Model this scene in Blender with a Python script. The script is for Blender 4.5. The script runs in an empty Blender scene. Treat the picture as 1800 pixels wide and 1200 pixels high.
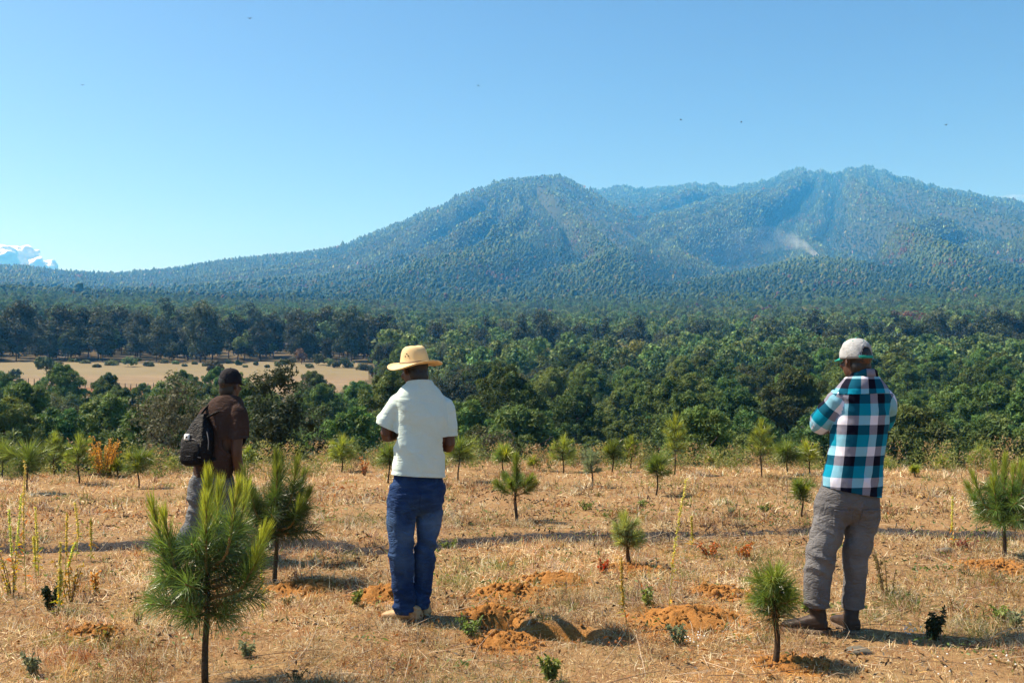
import bpy, bmesh, math, random
import numpy as np
from mathutils import Vector, Matrix
random.seed(7); RNG = np.random.default_rng(7)
SC = bpy.context.scene
COL = SC.collection
R_ = math.radians

# ------------------------------------------------------------------ camera, sky, sun, exposure
FPX, CX, CY, HZ, CAMZ = 1750.0, 900.0, 600.0, 654.0, 1.6      # photo pixels (1800 x 1200)
PITCH = math.atan((HZ - CY) / FPX)
cam = bpy.data.objects.new('camera', bpy.data.cameras.new('camera')); COL.objects.link(cam)
cam.location = (0, 0, CAMZ); cam.rotation_euler = (math.pi / 2 + PITCH, 0, 0)
cam.data.sensor_width = 36; cam.data.lens = 35; cam.data.clip_start = 0.1; cam.data.clip_end = 60000
SC.camera = cam
SUN_EL, SUN_FWD = R_(53), R_(17)          # the sun stands to the left, a little in front of the camera
to_sun = Vector((-math.cos(SUN_EL) * math.cos(SUN_FWD), math.cos(SUN_EL) * math.sin(SUN_FWD), math.sin(SUN_EL)))
world = bpy.data.worlds.new('World'); SC.world = world; world.use_nodes = True
wn = world.node_tree.nodes; wl = world.node_tree.links
sky = wn.new('ShaderNodeTexSky'); sky.sky_type = 'NISHITA'; sky.sun_disc = False
sky.sun_elevation = SUN_EL; sky.sun_rotation = math.atan2(to_sun.x, to_sun.y)
sky.altitude = 300; sky.air_density = 1.0; sky.dust_density = 1.0; sky.ozone_density = 0.5
def sky_mul(src, k):
    q = wn.new('ShaderNodeMix'); q.data_type = 'RGBA'; q.blend_type = 'MULTIPLY'; q.inputs[0].default_value = 1; q.inputs[7].default_value = (*k, 1)
    wl.new(src, q.inputs[6]); return q.outputs[2]
gam = wn.new('ShaderNodeGamma'); gam.inputs[1].default_value = 1.3
wl.new(sky_mul(sky.outputs[0], (.15, .15, .15)), gam.inputs[0])
wl.new(sky_mul(gam.outputs[0], (3.45, 3.7, 4.0)), wn['Background'].inputs[0]); wn['Background'].inputs[1].default_value = 0.12
sun = bpy.data.objects.new('sun', bpy.data.lights.new('sun', 'SUN')); COL.objects.link(sun)
sun.data.energy = 5.0; sun.data.angle = R_(0.53); sun.data.color = (1.0, 0.93, 0.82)
sun.rotation_euler = to_sun.to_track_quat('Z', 'Y').to_euler()
SC.view_settings.view_transform = 'Standard'; SC.view_settings.look = 'None'
SC.view_settings.gamma = 1; SC.view_settings.use_curve_mapping = False
SC.view_settings.exposure = 1.1
SC.render.engine = 'CYCLES'
SC.cycles.max_bounces = 6; SC.cycles.diffuse_bounces = 2; SC.cycles.glossy_bounces = 2
SC.cycles.transmission_bounces = 3; SC.cycles.volume_bounces = 2; SC.cycles.transparent_max_bounces = 8
SC.cycles.use_denoising = True
try: SC.cycles.denoiser = 'OPENIMAGEDENOISE'
except Exception: pass
SC.cycles.caustics_reflective = False; SC.cycles.caustics_refractive = False

HAZE_DENSITY = 2.25e-4
HAZE_COLOR = (0.07, 0.41, 0.95)          # scatters blue most, as clean mountain air does

# ------------------------------------------------------------------ helpers
_cp, _sp = math.cos(PITCH), math.sin(PITCH)
def ray(px, py):
    u, v = (px - CX) / FPX, -(py - CY) / FPX
    return np.array([u, _cp - v * _sp, _sp + v * _cp])
def at_depth(px, py, Y):
    d = ray(px, py); k = Y / d[1]
    return np.array([d[0] * k, Y, CAMZ + d[2] * k])
def on_ground(px, py):                     # where the ray meets the level field
    d = ray(px, py); k = -CAMZ / d[2]
    return np.array([d[0] * k, d[1] * k])

def _hash(ix, iy, iz, seed):
    h = (ix.astype(np.int64) * 374761393 + iy.astype(np.int64) * 668265263 + iz.astype(np.int64) * 2147483647 + seed * 1274126177) & 0xffffffff
    h = ((h ^ (h >> 13)) * 1274126177) & 0xffffffff
    h = ((h ^ (h >> 16)) * 2246822519) & 0xffffffff
    return ((h ^ (h >> 15)) & 0xffffff) / float(0xffffff) * 2 - 1
def vn2(x, y, seed=0):
    x = np.asarray(x, float); y = np.asarray(y, float)
    ix, iy = np.floor(x), np.floor(y); fx, fy = x - ix, y - iy
    fx = fx * fx * (3 - 2 * fx); fy = fy * fy * (3 - 2 * fy); z = np.zeros_like(ix)
    a, b = _hash(ix, iy, z, seed), _hash(ix + 1, iy, z, seed); c, d = _hash(ix, iy + 1, z, seed), _hash(ix + 1, iy + 1, z, seed)
    return (a * (1 - fx) + b * fx) * (1 - fy) + (c * (1 - fx) + d * fx) * fy
def fbm2(x, y, seed=0, oct=4, gain=.5):
    s, a, t = 0, 1., 0.
    for i in range(oct):
        s = s + a * vn2(np.asarray(x) * 2 ** i, np.asarray(y) * 2 ** i, seed + i * 17); t += a; a *= gain
    return s / t
def vn3(p, seed=0):
    i = np.floor(p); f = p - i; f = f * f * (3 - 2 * f); r = 0
    for dx in (0, 1):
        for dy in (0, 1):
            for dz in (0, 1):
                w = (f[:, 0] if dx else 1 - f[:, 0]) * (f[:, 1] if dy else 1 - f[:, 1]) * (f[:, 2] if dz else 1 - f[:, 2])
                r = r + w * _hash(i[:, 0] + dx, i[:, 1] + dy, i[:, 2] + dz, seed)
    return r
def smooth(a, b, x):
    t = np.clip((np.asarray(x, float) - a) / (b - a), 0, 1); return t * t * (3 - 2 * t)

def mesh_np(name, V, F, mats=(), tint=None, attrs=None, mat_idx=None, shade_smooth=False):
    """V n x 3; F an m x 3 / m x 4 array or a list of such arrays."""
    me = bpy.data.meshes.new(name)
    Fs = F if isinstance(F, list) else [F]
    Fs = [np.asarray(f, dtype=np.int32) for f in Fs if len(f)]
    V = np.asarray(V, dtype=np.float32)
    me.vertices.add(len(V)); me.vertices.foreach_set('co', V.ravel())
    loops = np.concatenate([f.ravel() for f in Fs]); sizes = np.concatenate([np.full(len(f), f.shape[1], np.int32) for f in Fs])
    me.loops.add(len(loops)); me.loops.foreach_set('vertex_index', loops)
    me.polygons.add(len(sizes)); me.polygons.foreach_set('loop_start', np.concatenate([[0], np.cumsum(sizes)[:-1]]).astype(np.int32))
    if mat_idx is not None: me.polygons.foreach_set('material_index', np.asarray(mat_idx, dtype=np.int32))
    me.update(calc_edges=True)
    if shade_smooth: me.polygons.foreach_set('use_smooth', np.ones(len(sizes), bool))
    if tint is not None:
        a = me.attributes.new('tint', 'FLOAT_COLOR', 'POINT')
        a.data.foreach_set('color', np.concatenate([np.asarray(tint, np.float32), np.ones((len(V), 1), np.float32)], axis=1).ravel())
    for k, v in (attrs or {}).items():
        a = me.attributes.new(k, 'FLOAT', 'POINT'); a.data.foreach_set('value', np.asarray(v, np.float32))
    for m in mats: me.materials.append(m)
    return me
def link(name, me, parent=None, loc=None, rz=0.0, scale=None):
    o = bpy.data.objects.new(name, me); COL.objects.link(o)
    if parent is not None: o.parent = parent
    if loc is not None: o.location = [float(c) for c in loc]
    if rz: o.rotation_euler = (0, 0, float(rz))
    if scale is not None: o.scale = (scale,) * 3 if np.isscalar(scale) else scale
    return o
def empty(name, loc, rz=0.0):
    return link(name, None, None, loc, rz)
def tag(o, label=None, cat=None, group=None, kind=None):
    for k, v in (('label', label), ('category', cat), ('group', group), ('kind', kind)):
        if v: o[k] = v
    return o

class Acc:
    """collects vertex / face arrays for one mesh"""
    def __init__(s): s.V, s.T, s.Q, s.C, s.n = [], [], [], [], 0
    def add(s, V, T=None, Q=None, C=None):
        V = np.asarray(V, float)
        if T is not None and len(T): s.T.append(np.asarray(T) + s.n)
        if Q is not None and len(Q): s.Q.append(np.asarray(Q) + s.n)
        s.V.append(V); s.n += len(V)
        if C is not None:
            C = np.asarray(C, float); s.C.append(np.broadcast_to(C, (len(V), 3)) if C.ndim == 1 else C)
    def mesh(s, name, mats, **k):
        F = []
        if s.T: F.append(np.concatenate(s.T))
        if s.Q: F.append(np.concatenate(s.Q))
        return mesh_np(name, np.concatenate(s.V), F, mats, tint=np.concatenate(s.C) if s.C else None, **k)

def nrm(v):
    v = np.asarray(v, float); return v / np.maximum(np.linalg.norm(v, axis=-1, keepdims=True), 1e-9)
def frames(P):
    P = np.asarray(P, float); T = nrm(np.gradient(P, axis=0)); ref = np.array([1., 0, 0]) if abs(T[0][0]) < .9 else np.array([0, 1., 0])
    A = []
    for t in T:
        a = ref - t * np.dot(ref, t); a = a / np.linalg.norm(a); A.append(a); ref = a
    A = np.array(A); return T, A, np.cross(T, A)
def tube(P, rad, n=8, cap=True):
    """P: polyline; rad: radius per point, or (r along A, r along B)"""
    P = np.asarray(P, float); T, A, B = frames(P)
    rad = np.asarray(rad, float)
    if rad.ndim == 1: rad = np.stack([rad, rad], 1)
    th = np.arange(n) / n * 2 * math.pi
    V = (P[:, None, :] + A[:, None, :] * (np.cos(th)[None, :, None] * rad[:, None, :1]) + B[:, None, :] * (np.sin(th)[None, :, None] * rad[:, None, 1:])).reshape(-1, 3)
    return skin(V, len(P), n, cap)
def skin(V, m, n, cap=True):
    i, j = np.meshgrid(np.arange(m - 1), np.arange(n), indexing='ij'); j2 = (j + 1) % n
    Q = np.stack([i * n + j, i * n + j2, (i + 1) * n + j2, (i + 1) * n + j], -1).reshape(-1, 4)
    T = np.zeros((0, 3), int)
    if cap:
        c0, c1 = V[:n].mean(0), V[-n:].mean(0); k = len(V); V = np.concatenate([V, [c0, c1]])
        j = np.arange(n); j2 = (j + 1) % n
        T = np.concatenate([np.stack([j2, j, np.full(n, k)], 1), np.stack([(m - 1) * n + j, (m - 1) * n + j2, np.full(n, k + 1)], 1)])
    return V, T, Q
def rings(RS, n=28, e=2.3):
    """loft: each ring (centre, vector along width, vector along depth)"""
    th = np.arange(n) / n * 2 * math.pi
    c = np.sign(np.cos(th)) * np.abs(np.cos(th)) ** (2 / e); s = np.sign(np.sin(th)) * np.abs(np.sin(th)) ** (2 / e)
    V = np.concatenate([np.asarray(C, float)[None] + c[:, None] * np.asarray(A, float)[None] + s[:, None] * np.asarray(B, float)[None] for C, A, B in RS])
    return skin(V, len(RS), n)
def ellipsoid(C, A, B, U, nu=20, nv=12):
    C, A, B, U = [np.asarray(q, float) for q in (C, A, B, U)]
    ph = (np.arange(nv) + .5) / nv * math.pi - math.pi / 2
    th = np.arange(nu) / nu * 2 * math.pi
    V = np.concatenate([C[None] + math.cos(p) * (np.cos(th)[:, None] * A[None] + np.sin(th)[:, None] * B[None]) + math.sin(p) * U[None] for p in ph])
    return skin(V, nv, nu)
def bezier(pts, n):
    """Catmull-Rom through the points"""
    P = np.asarray(pts, float); P = np.concatenate([[2 * P[0] - P[1]], P, [2 * P[-1] - P[-2]]])
    t = np.linspace(0, len(pts) - 1, n); out = []
    for s in t:
        i = min(int(s), len(pts) - 2); f = s - i; a, b, c, d = P[i:i + 4]
        out.append(.5 * ((2 * b) + (-a + c) * f + (2 * a - 5 * b + 4 * c - d) * f * f + (-a + 3 * b - 3 * c + d) * f ** 3))
    return np.array(out)

# ------------------------------------------------------------------ materials
class NT:
    def __init__(s, name):
        s.m = bpy.data.materials.new(name); s.m.use_nodes = True; s.t = s.m.node_tree
        s.b = s.t.nodes['Principled BSDF']; s.out = s.t.nodes['Material Output']
    def n(s, typ, **k):
        nd = s.t.nodes.new(typ)
        for a, v in k.items(): setattr(nd, a, v)
        return nd
    def l(s, a, b): s.t.links.new(a, b)
    def noise(s, scale, detail=4, rough=.55, coord='Object', vec=None):
        nd = s.n('ShaderNodeTexNoise'); nd.inputs['Scale'].default_value = scale; nd.inputs['Detail'].default_value = detail; nd.inputs['Roughness'].default_value = rough
        if vec is None: vec = s.n('ShaderNodeTexCoord').outputs[coord]
        s.l(vec, nd.inputs['Vector']); return nd.outputs['Fac']
    def ramp(s, fac, stops):
        nd = s.n('ShaderNodeValToRGB'); r = nd.color_ramp
        while len(r.elements) < len(stops): r.elements.new(.5)
        for e, (p, c) in zip(r.elements, stops): e.position = p; e.color = (c, c, c, 1) if np.isscalar(c) else (*c, 1)
        s.l(fac, nd.inputs['Fac']); return nd.outputs['Color']
    def mix(s, fac, a, b, mode='MIX'):
        nd = s.n('ShaderNodeMix', data_type='RGBA', blend_type=mode)
        for v, k in ((fac, 0), (a, 6), (b, 7)):
            if hasattr(v, 'links'): s.l(v, nd.inputs[k])
            elif k == 0: nd.inputs[0].default_value = v
            else: nd.inputs[k].default_value = (*v, 1)
        return nd.outputs[2]
    def math(s, op, a, b=0.0):
        nd = s.n('ShaderNodeMath', operation=op)
        for v, k in ((a, 0), (b, 1)):
            if hasattr(v, 'links'): s.l(v, nd.inputs[k])
            else: nd.inputs[k].default_value = v
        return nd.outputs[0]
    def attr(s, name, out='Color'):
        nd = s.n('ShaderNodeAttribute', attribute_name=name); return nd.outputs[out]
    def bump(s, h, strength=.3, dist=.01):
        nd = s.n('ShaderNodeBump'); nd.inputs['Strength'].default_value = strength; nd.inputs['Distance'].default_value = dist
        s.l(h, nd.inputs['Height']); s.l(nd.outputs[0], s.b.inputs['Normal'])
    def color(s, c): (s.l(c, s.b.inputs['Base Color']) if hasattr(c, 'links') else setattr(s.b.inputs['Base Color'], 'default_value', (*c, 1)))
    def rough(s, r, spec=.3): s.b.inputs['Roughness'].default_value = r; s.b.inputs['Specular IOR Level'].default_value = spec

def leaf_mat(name, trans=.3, rough=.55, spec=.25, jitter=.35, base=None):
    """foliage: tint from the geometry, varied per object, a share of the light let through"""
    k = NT(name)
    c = k.attr('tint') if base is None else k.mix(0, base, base)
    rnd = k.n('ShaderNodeObjectInfo').outputs['Random']
    hsv = k.n('ShaderNodeHueSaturation'); k.l(c, hsv.inputs['Color'])
    mr = k.n('ShaderNodeMapRange'); mr.inputs['To Min'].default_value = 1 - jitter; mr.inputs['To Max'].default_value = 1 + jitter; k.l(rnd, mr.inputs['Value']); k.l(mr.outputs[0], hsv.inputs['Value'])
    r2 = k.math('FRACT', k.math('MULTIPLY', rnd, 7.31))
    mr2 = k.n('ShaderNodeMapRange'); mr2.inputs['To Min'].default_value = .5 - .035 * (jitter > 0); mr2.inputs['To Max'].default_value = .5 + .03 * (jitter > 0); k.l(r2, mr2.inputs['Value']); k.l(mr2.outputs[0], hsv.inputs['Hue'])
    k.color(hsv.outputs[0]); k.rough(rough, spec)
    if trans:
        tr = k.n('ShaderNodeBsdfTranslucent'); g = k.n('ShaderNodeHueSaturation'); g.inputs['Hue'].default_value = .485; g.inputs['Saturation'].default_value = 1.1; g.inputs['Value'].default_value = 1.5
        k.l(hsv.outputs[0], g.inputs['Color']); k.l(g.outputs[0], tr.inputs['Color'])
        mx = k.n('ShaderNodeMixShader'); mx.inputs[0].default_value = trans
        k.l(k.b.outputs[0], mx.inputs[1]); k.l(tr.outputs[0], mx.inputs[2]); k.l(mx.outputs[0], k.out.inputs['Surface'])
    return k.m
M = {}
M['needle'] = leaf_mat('pine_needles', .36, .33, .6, 0)
M['weed'] = leaf_mat('weed_leaves', .35, .5, .3, .12)
M['pine'] = leaf_mat('pine_foliage', .22, .6, .15, .42)
M['oak'] = leaf_mat('oak_foliage', .2, .6, .12, .45)
M['far'] = leaf_mat('mountain_foliage', 0, .8, .1, 0)
M['grass'] = leaf_mat('dry_grass_blades', .25, .6, .25, 0)
def bark(name, a, b, sc):
    k = NT(name); f = k.noise(sc, 5); k.color(k.ramp(f, [(.3, a), (.7, b)])); k.rough(.85, .2); k.bump(k.noise(sc * 2.5, 3), .6, .01); return k.m
M['bark'] = bark('tree_bark', (.035, .024, .018), (.11, .075, .055), 8)
M['bark_young'] = bark('sapling_bark', (.030, .020, .013), (.095, .06, .035), 60)
M['twig'] = bark('sapling_shoot', (.20, .11, .04), (.32, .20, .08), 60)

# ground: dry grass litter, orange soil, charred furrow with shade painted in (masks are where those things lie)
k = NT('field_ground')
n1, n2, n3 = k.noise(2.2, 6), k.noise(14, 6, .7), k.noise(70, 4, .7)
c = k.ramp(n2, [(.25, (.15, .085, .040)), (.45, (.29, .18, .082)), (.6, (.40, .265, .125)), (.8, (.48, .34, .17))])
c = k.mix(k.ramp(n1, [(.35, 0), (.62, .55)]), c, (.28, .15, .07))
c = k.mix(k.ramp(n3, [(.30, .65), (.5, 0)]), c, (.12, .07, .035))
soil = k.math('ADD', k.attr('soil', 'Fac'), k.math('MULTIPLY', k.math('SUBTRACT', n2, .5), .8))
c = k.mix(k.ramp(soil, [(.38, 0), (.6, 1)]), c, k.ramp(n3, [(.2, (.30, .125, .028)), (.7, (.50, .235, .065))]))
ch = k.math('ADD', k.attr('char_shade', 'Fac'), k.math('MULTIPLY', k.math('SUBTRACT', n2, .5), 1.5))
c = k.mix(k.ramp(ch, [(.42, 0), (.58, 1)]), c, k.ramp(n3, [(.3, (.012, .012, .014)), (.75, (.10, .09, .085))]))  # black mix stands for ash and for shade painted into the furrow
k.color(c); k.rough(.95, .1)
k.bump(k.math('ADD', n2, k.math('MULTIPLY', n3, .6)), .8, .05); M['ground'] = k.m
k = NT('forest_floor'); f = k.noise(.35, 5); k.color(k.ramp(f, [(.3, (.045, .04, .02)), (.7, (.14, .10, .05))])); k.rough(.95, .1); M['floor'] = k.m
k = NT('mountain_floor'); f = k.noise(.01, 8); k.color(k.ramp(f, [(.3, (.022, .032, .014)), (.72, (.06, .06, .03))])); k.rough(.95, .1); M['mount'] = k.m
k = NT('rock_face'); f = k.noise(.03, 8, .7); k.color(k.ramp(f, [(.3, (.05, .05, .04)), (.7, (.17, .15, .12))])); k.rough(.9, .1); M['cliff'] = k.m
k = NT('dry_field'); f = k.noise(.06, 6); g = k.noise(1.1, 5, .7)
fc = k.mix(k.ramp(f, [(.35, 0), (.65, 1)]), (.185, .135, .080), (.26, .192, .115)); fc = k.mix(k.ramp(g, [(.3, .6), (.55, 0)]), fc, (.17, .12, .07))
plow = k.attr('soil', 'Fac'); mpf = k.n('ShaderNodeMapping'); mpf.inputs['Scale'].default_value = (.02, .55, 1); k.l(k.n('ShaderNodeTexCoord').outputs['Object'], mpf.inputs[0]); fc = k.mix(k.ramp(k.noise(1.0, 4, .6, vec=mpf.outputs[0]), [(.42, .5), (.6, 0)]), fc, (.15, .105, .06)); fc = k.mix(k.math('MULTIPLY', k.attr('char_shade', 'Fac'), k.ramp(g, [(.3, .35), (.6, .75)])), fc, (.17, .145, .075)); fc = k.mix(plow, fc, k.ramp(g, [(.3, (.12, .05, .022)), (.7, (.22, .10, .05))]))
k.color(fc); k.rough(.95, .1); k.bump(g, .6, .2); M['field'] = k.m
k = NT('loose_orange_soil'); f = k.noise(9, 6, .7); g = k.noise(60, 5, .75)
k.color(k.mix(k.ramp(g, [(.3, .7), (.6, 0)]), k.ramp(f, [(.3, (.28, .125, .032)), (.7, (.43, .21, .065))]), (.20, .075, .018))); k.rough(.95, .1); k.bump(g, .8, .02); M['soil'] = k.m

# ------------------------------------------------------------------ terrain
PR_R = ([0, 17.5, 20, 26, 35, 50, 100, 150, 220, 300, 400, 600, 800, 1000], [0, 0, -.35, -2.6, -6.5, -10, -9.5, -7, -2, 3.6, 12, 29, 49, 74])
PR_L = ([0, 17.5, 20, 26, 35, 50, 90, 130, 165, 270, 320, 400, 600, 800, 1000], [0, 0, -.35, -2.4, -6, -9, -9, -6, -2.4, 4.2, 7, 14, 31, 50, 74])
# skylines of the two mountains in photo pixels, and how far each ridge lies
E1 = ([-700, -300, 0, 40, 100, 200, 300, 380, 450, 540, 600, 650, 700, 750, 785, 830, 860, 885, 940, 990, 1012, 1040, 1100, 1150, 1200, 1260, 1330, 1450, 1600],
      [478, 472, 482, 481, 487, 488, 477, 462, 452, 442, 431, 408, 388, 365, 349, 327, 322, 310, 307, 303, 314, 330, 366, 396, 430, 462, 492, 520, 545])
D1 = ([-700, 0, 400, 900, 1010, 1150, 1260, 1400, 1600], [2700, 2500, 2700, 2900, 2900, 2500, 2050, 1700, 1500])
E2 = ([600, 800, 950, 1040, 1080, 1140, 1220, 1300, 1350, 1380, 1412, 1430, 1480, 1520, 1560, 1600, 1650, 1700, 1750, 1800, 2000, 2500],
      [520, 430, 354, 327, 320, 326, 319, 326, 316, 309, 301, 307, 310, 304, 312, 329, 344, 356, 366, 376, 410, 470])
D2 = ([600, 1040, 1400, 1520, 1800, 2500], [4300, 4200, 4000, 3900, 3600, 3200])
PK = (66.0, 2900.0)
CH = [(-300, 968), (0, 966), (200, 962), (400, 958), (560, 958), (660, 966), (800, 955), (1000, 943), (1200, 932), (1500, 930), (1800, 940), (2100, 945)]
CHW = np.array([on_ground(*p) for p in CH])
MOUNDS = [(672, 1048, .16, .09), (895, 1052, .21, .075), (965, 1026, .21, .065), (868, 1082, .15, .06), (893, 1122, .15, .045), (1218, 1092, .27, .075), (165, 1110, .12, .035), (1262, 1046, .16, .03), (1745, 992, .20, .03), (528, 1030, .20, .035), (1390, 1160, .14, .02), (1120, 1000, .17, .02)]
MW = [(*on_ground(px, py), r, h) for px, py, r, h in MOUNDS]
PITS = [(*on_ground(990, 1108), .17, .22), (*on_ground(868, 1096), .15, .18)]  # hollows added and deepened to hold dark where the hat man's shadow falls
def pix_of(x, y): return 900 + 1750 * np.tan(np.clip(np.arctan2(x, y), -1.0, 1.0))
def terrain(x, y):
    x = np.asarray(x, float); y = np.asarray(y, float)
    r = np.hypot(x, y); p = pix_of(x, y); ang = np.abs(np.arctan2(x, y))
    front = 1 - smooth(1.0, 1.9, ang)
    left = 1 - smooth(640, 760, p)
    rr = np.clip(r + .9 * vn2(x * .35, y * .35, 3) * smooth(15, 18, r), 0, None)
    z = np.interp(rr, *PR_R) * (1 - left) + np.interp(rr, *PR_L) * left
    z = z + smooth(24, 60, r) * 1.3 * fbm2(x / 40, y / 40, 5, 3) * (1 - .8 * left * smooth(150, 170, r) * (1 - smooth(265, 290, r)))
    far = r > 950
    if np.any(far):
        def mtn(E, D, pk):
            zr = CAMZ + (HZ - np.interp(p, *E) + (3.2 * vn2(p / 17, p * 0 + pk[0], 77) + 1.8 * vn2(p / 6, p * 0 + pk[0], 78)) * smooth(500, 800, p)) / FPX * np.interp(p, *D) - (9 + 12 * (pk[0] > 1000)); d = np.interp(p, *D)
            s = (r - 1000) / (d - 1000); sc = np.clip(s, 0, 1)
            g = .42 * sc + .58 * sc ** 1.9; g = g - .0 * sc
            zz = 74 + (zr - 74) * g - np.clip(s - 1, 0, None) * (d - 1000) * .55
            ph = np.arctan2(x - pk[0], pk[1] - y)
            q = 1 - np.abs(fbm2(ph * 5.2 + .35 * vn2(x / 420, y / 420, 9), r / 5200, 21, 4)) * 2
            q2 = 1 - np.abs(fbm2(x / 430, y / 620, 31, 4)) * 2
            env = smooth(.0, .3, s) * (1 - smooth(.72, 1.0, s))
            return zz + env * (q * 104 + q2 * 16 - 58) * np.clip((zr - 74) / 480, .08, 1.15) ** 1.6
        z1, z2 = mtn(E1, D1, PK), mtn(E2, D2, (1300, 4000))
        knob = 26 * np.exp(-(((p - 1300) / 75) ** 2 + ((r - 2750) / 300) ** 2))
        zm = np.maximum(z1, z2 + knob)
        # smooth join in place of a crease where the spur meets the bowl
        z = np.where(far, z * (1 - smooth(950, 1050, r)) + zm * smooth(950, 1050, r), z)
    z = z * front
    near = (1 - smooth(18, 24, r))
    z = z + near * (.035 * fbm2(x * .7, y * .7, 11, 3) + .012 * vn2(x * 5, y * 5, 12))
    dch = char_dist(x, y); z = z - near * .09 * np.exp(-(dch / .15) ** 2)
    for hx, hy, hr, hd in PITS: z = z - hd * smooth(1.15, .45, np.hypot((x - hx) / 1.3, y - hy) / hr)
    return z
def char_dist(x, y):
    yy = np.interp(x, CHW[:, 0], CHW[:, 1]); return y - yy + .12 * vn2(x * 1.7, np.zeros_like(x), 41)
def H(x, y): return float(terrain(np.array([float(x)]), np.array([float(y)]))[0])

ang = np.concatenate([np.linspace(-180, -40, 36)[:-1], np.linspace(-40, 40, 401), np.linspace(40, 180, 36)[1:-1]]) * math.pi / 180
rad = np.concatenate([np.linspace(.6, 4.4, 10)[:-1], np.linspace(4.4, 5.8, 14)[:-1], np.linspace(5.8, 7.2, 36)[:-1], np.linspace(7.2, 9, 22)[:-1], np.linspace(9, 10.4, 28)[:-1], np.linspace(10.4, 24, 90)[:-1], np.geomspace(24, 150, 45)[:-1], np.linspace(150, 285, 50)[:-1], np.geomspace(285, 1000, 32)[:-1], np.geomspace(1000, 5400, 120)])
AA, RR = np.meshgrid(ang, rad); GX, GY = RR * np.sin(AA), RR * np.cos(AA); GZ = terrain(GX.ravel(), GY.ravel()).reshape(GX.shape)
nr, na = GX.shape
ii, jj = np.meshgrid(np.arange(nr - 1), np.arange(na), indexing='ij'); j2 = (jj + 1) % na
GQ = np.stack([ii * na + jj, ii * na + j2, (ii + 1) * na + j2, (ii + 1) * na + jj], -1).reshape(-1, 4)[:, ::-1]
GV = np.stack([GX.ravel(), GY.ravel(), GZ.ravel()], 1)
rc = RR.ravel()[GQ].mean(1); pc = pix_of(GV[GQ][:, :, 0].mean(1), GV[GQ][:, :, 1].mean(1)); fy = GV[GQ][:, :, 1].mean(1)
def in_field(x, y):
    r = np.hypot(x, y); p = pix_of(x, y)
    e = 14 * fbm2(np.asarray(x) / 22, np.asarray(y) / 22, 51, 3)
    return (r + e > 168) & (r + .5 * e < 266 + np.clip(p - 300, -300, 300) * .01) & (p + e * 2 < 645) & (np.asarray(y) > 0)
isf = in_field(GV[GQ][:, :, 0].mean(1), GV[GQ][:, :, 1].mean(1)) & (rc < 900)
soil = np.zeros(len(GV))
for mx, my, mr, mh in MW: soil = np.maximum(soil, np.exp(-(((GV[:, 0] - mx) ** 2 + ((GV[:, 1] - my)) ** 2) / (mr * 2.1) ** 2)) * .85)
for hx, hy, hr, hd in PITS: soil = np.maximum(soil, np.exp(-(((GV[:, 0] - hx) / 1.3) ** 2 + (GV[:, 1] - hy) ** 2) / (hr * 1.3) ** 2))
soil = np.maximum(soil, .42 * smooth(.05, .6, fbm2(GV[:, 0] * .8, GV[:, 1] * .8, 61, 3)) * (RR.ravel() < 10))
plow = smooth(0, 8, 190 - RR.ravel()) * smooth(0, 30, 290 - pix_of(GV[:, 0], GV[:, 1])) * (RR.ravel() > 100)
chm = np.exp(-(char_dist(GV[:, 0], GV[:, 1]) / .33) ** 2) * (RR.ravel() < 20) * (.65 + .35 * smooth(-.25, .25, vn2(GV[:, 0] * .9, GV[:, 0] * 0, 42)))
scrub = smooth(205, 222, RR.ravel() + 8 * fbm2(GV[:, 0] / 14, GV[:, 1] / 14, 55, 3)) * (RR.ravel() > 100); chm = np.where(RR.ravel() > 100, scrub, chm)
def sub_sheet(name, sel, mat, label=None):
    idx = np.unique(GQ[sel]); mp = np.zeros(len(GV), int); mp[idx] = np.arange(len(idx))
    me = mesh_np(name, GV[idx], mp[GQ[sel]], [mat], attrs={'soil': np.where(RR.ravel() < 60, soil, plow)[idx], 'char_shade': chm[idx]}, shade_smooth=True)
    return tag(link(name, me), label, None, None, 'structure')
# inner disc under the camera
cidx = np.arange(na)
GV = np.concatenate([GV, [[0, 0, GV[:na, 2].mean()]]]); soil = np.append(soil, 0); chm = np.append(chm, 0); plow = np.append(plow, 0); RR = np.append(RR.ravel(), 0)
sub_sheet('ground', (rc < 24), M['ground'], 'dry mown grass field with orange soil patches and a charred, shade-painted furrow')
sub_sheet('valley_ground', (rc >= 24) & (rc < 1000) & ~isf, M['floor'], 'ground of the wooded valley beyond the field edge')
sub_sheet('farm_field', isf, M['field'], 'pale harvested field beyond the ravine wood')
mo = sub_sheet('mountain', (rc >= 1000), M['mount'], 'forested blue green volcano with a long ridge')
disc = mesh_np('ground_centre', GV[np.append(cidx, len(GV) - 1)], np.stack([(cidx + 1) % na, cidx, np.full(na, na)], 1), [M['ground']], attrs={'soil': np.zeros(na + 1), 'char_shade': np.zeros(na + 1)})
tag(link('ground', disc), 'trodden dry grass under the photographer', None, None, 'structure')

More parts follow.
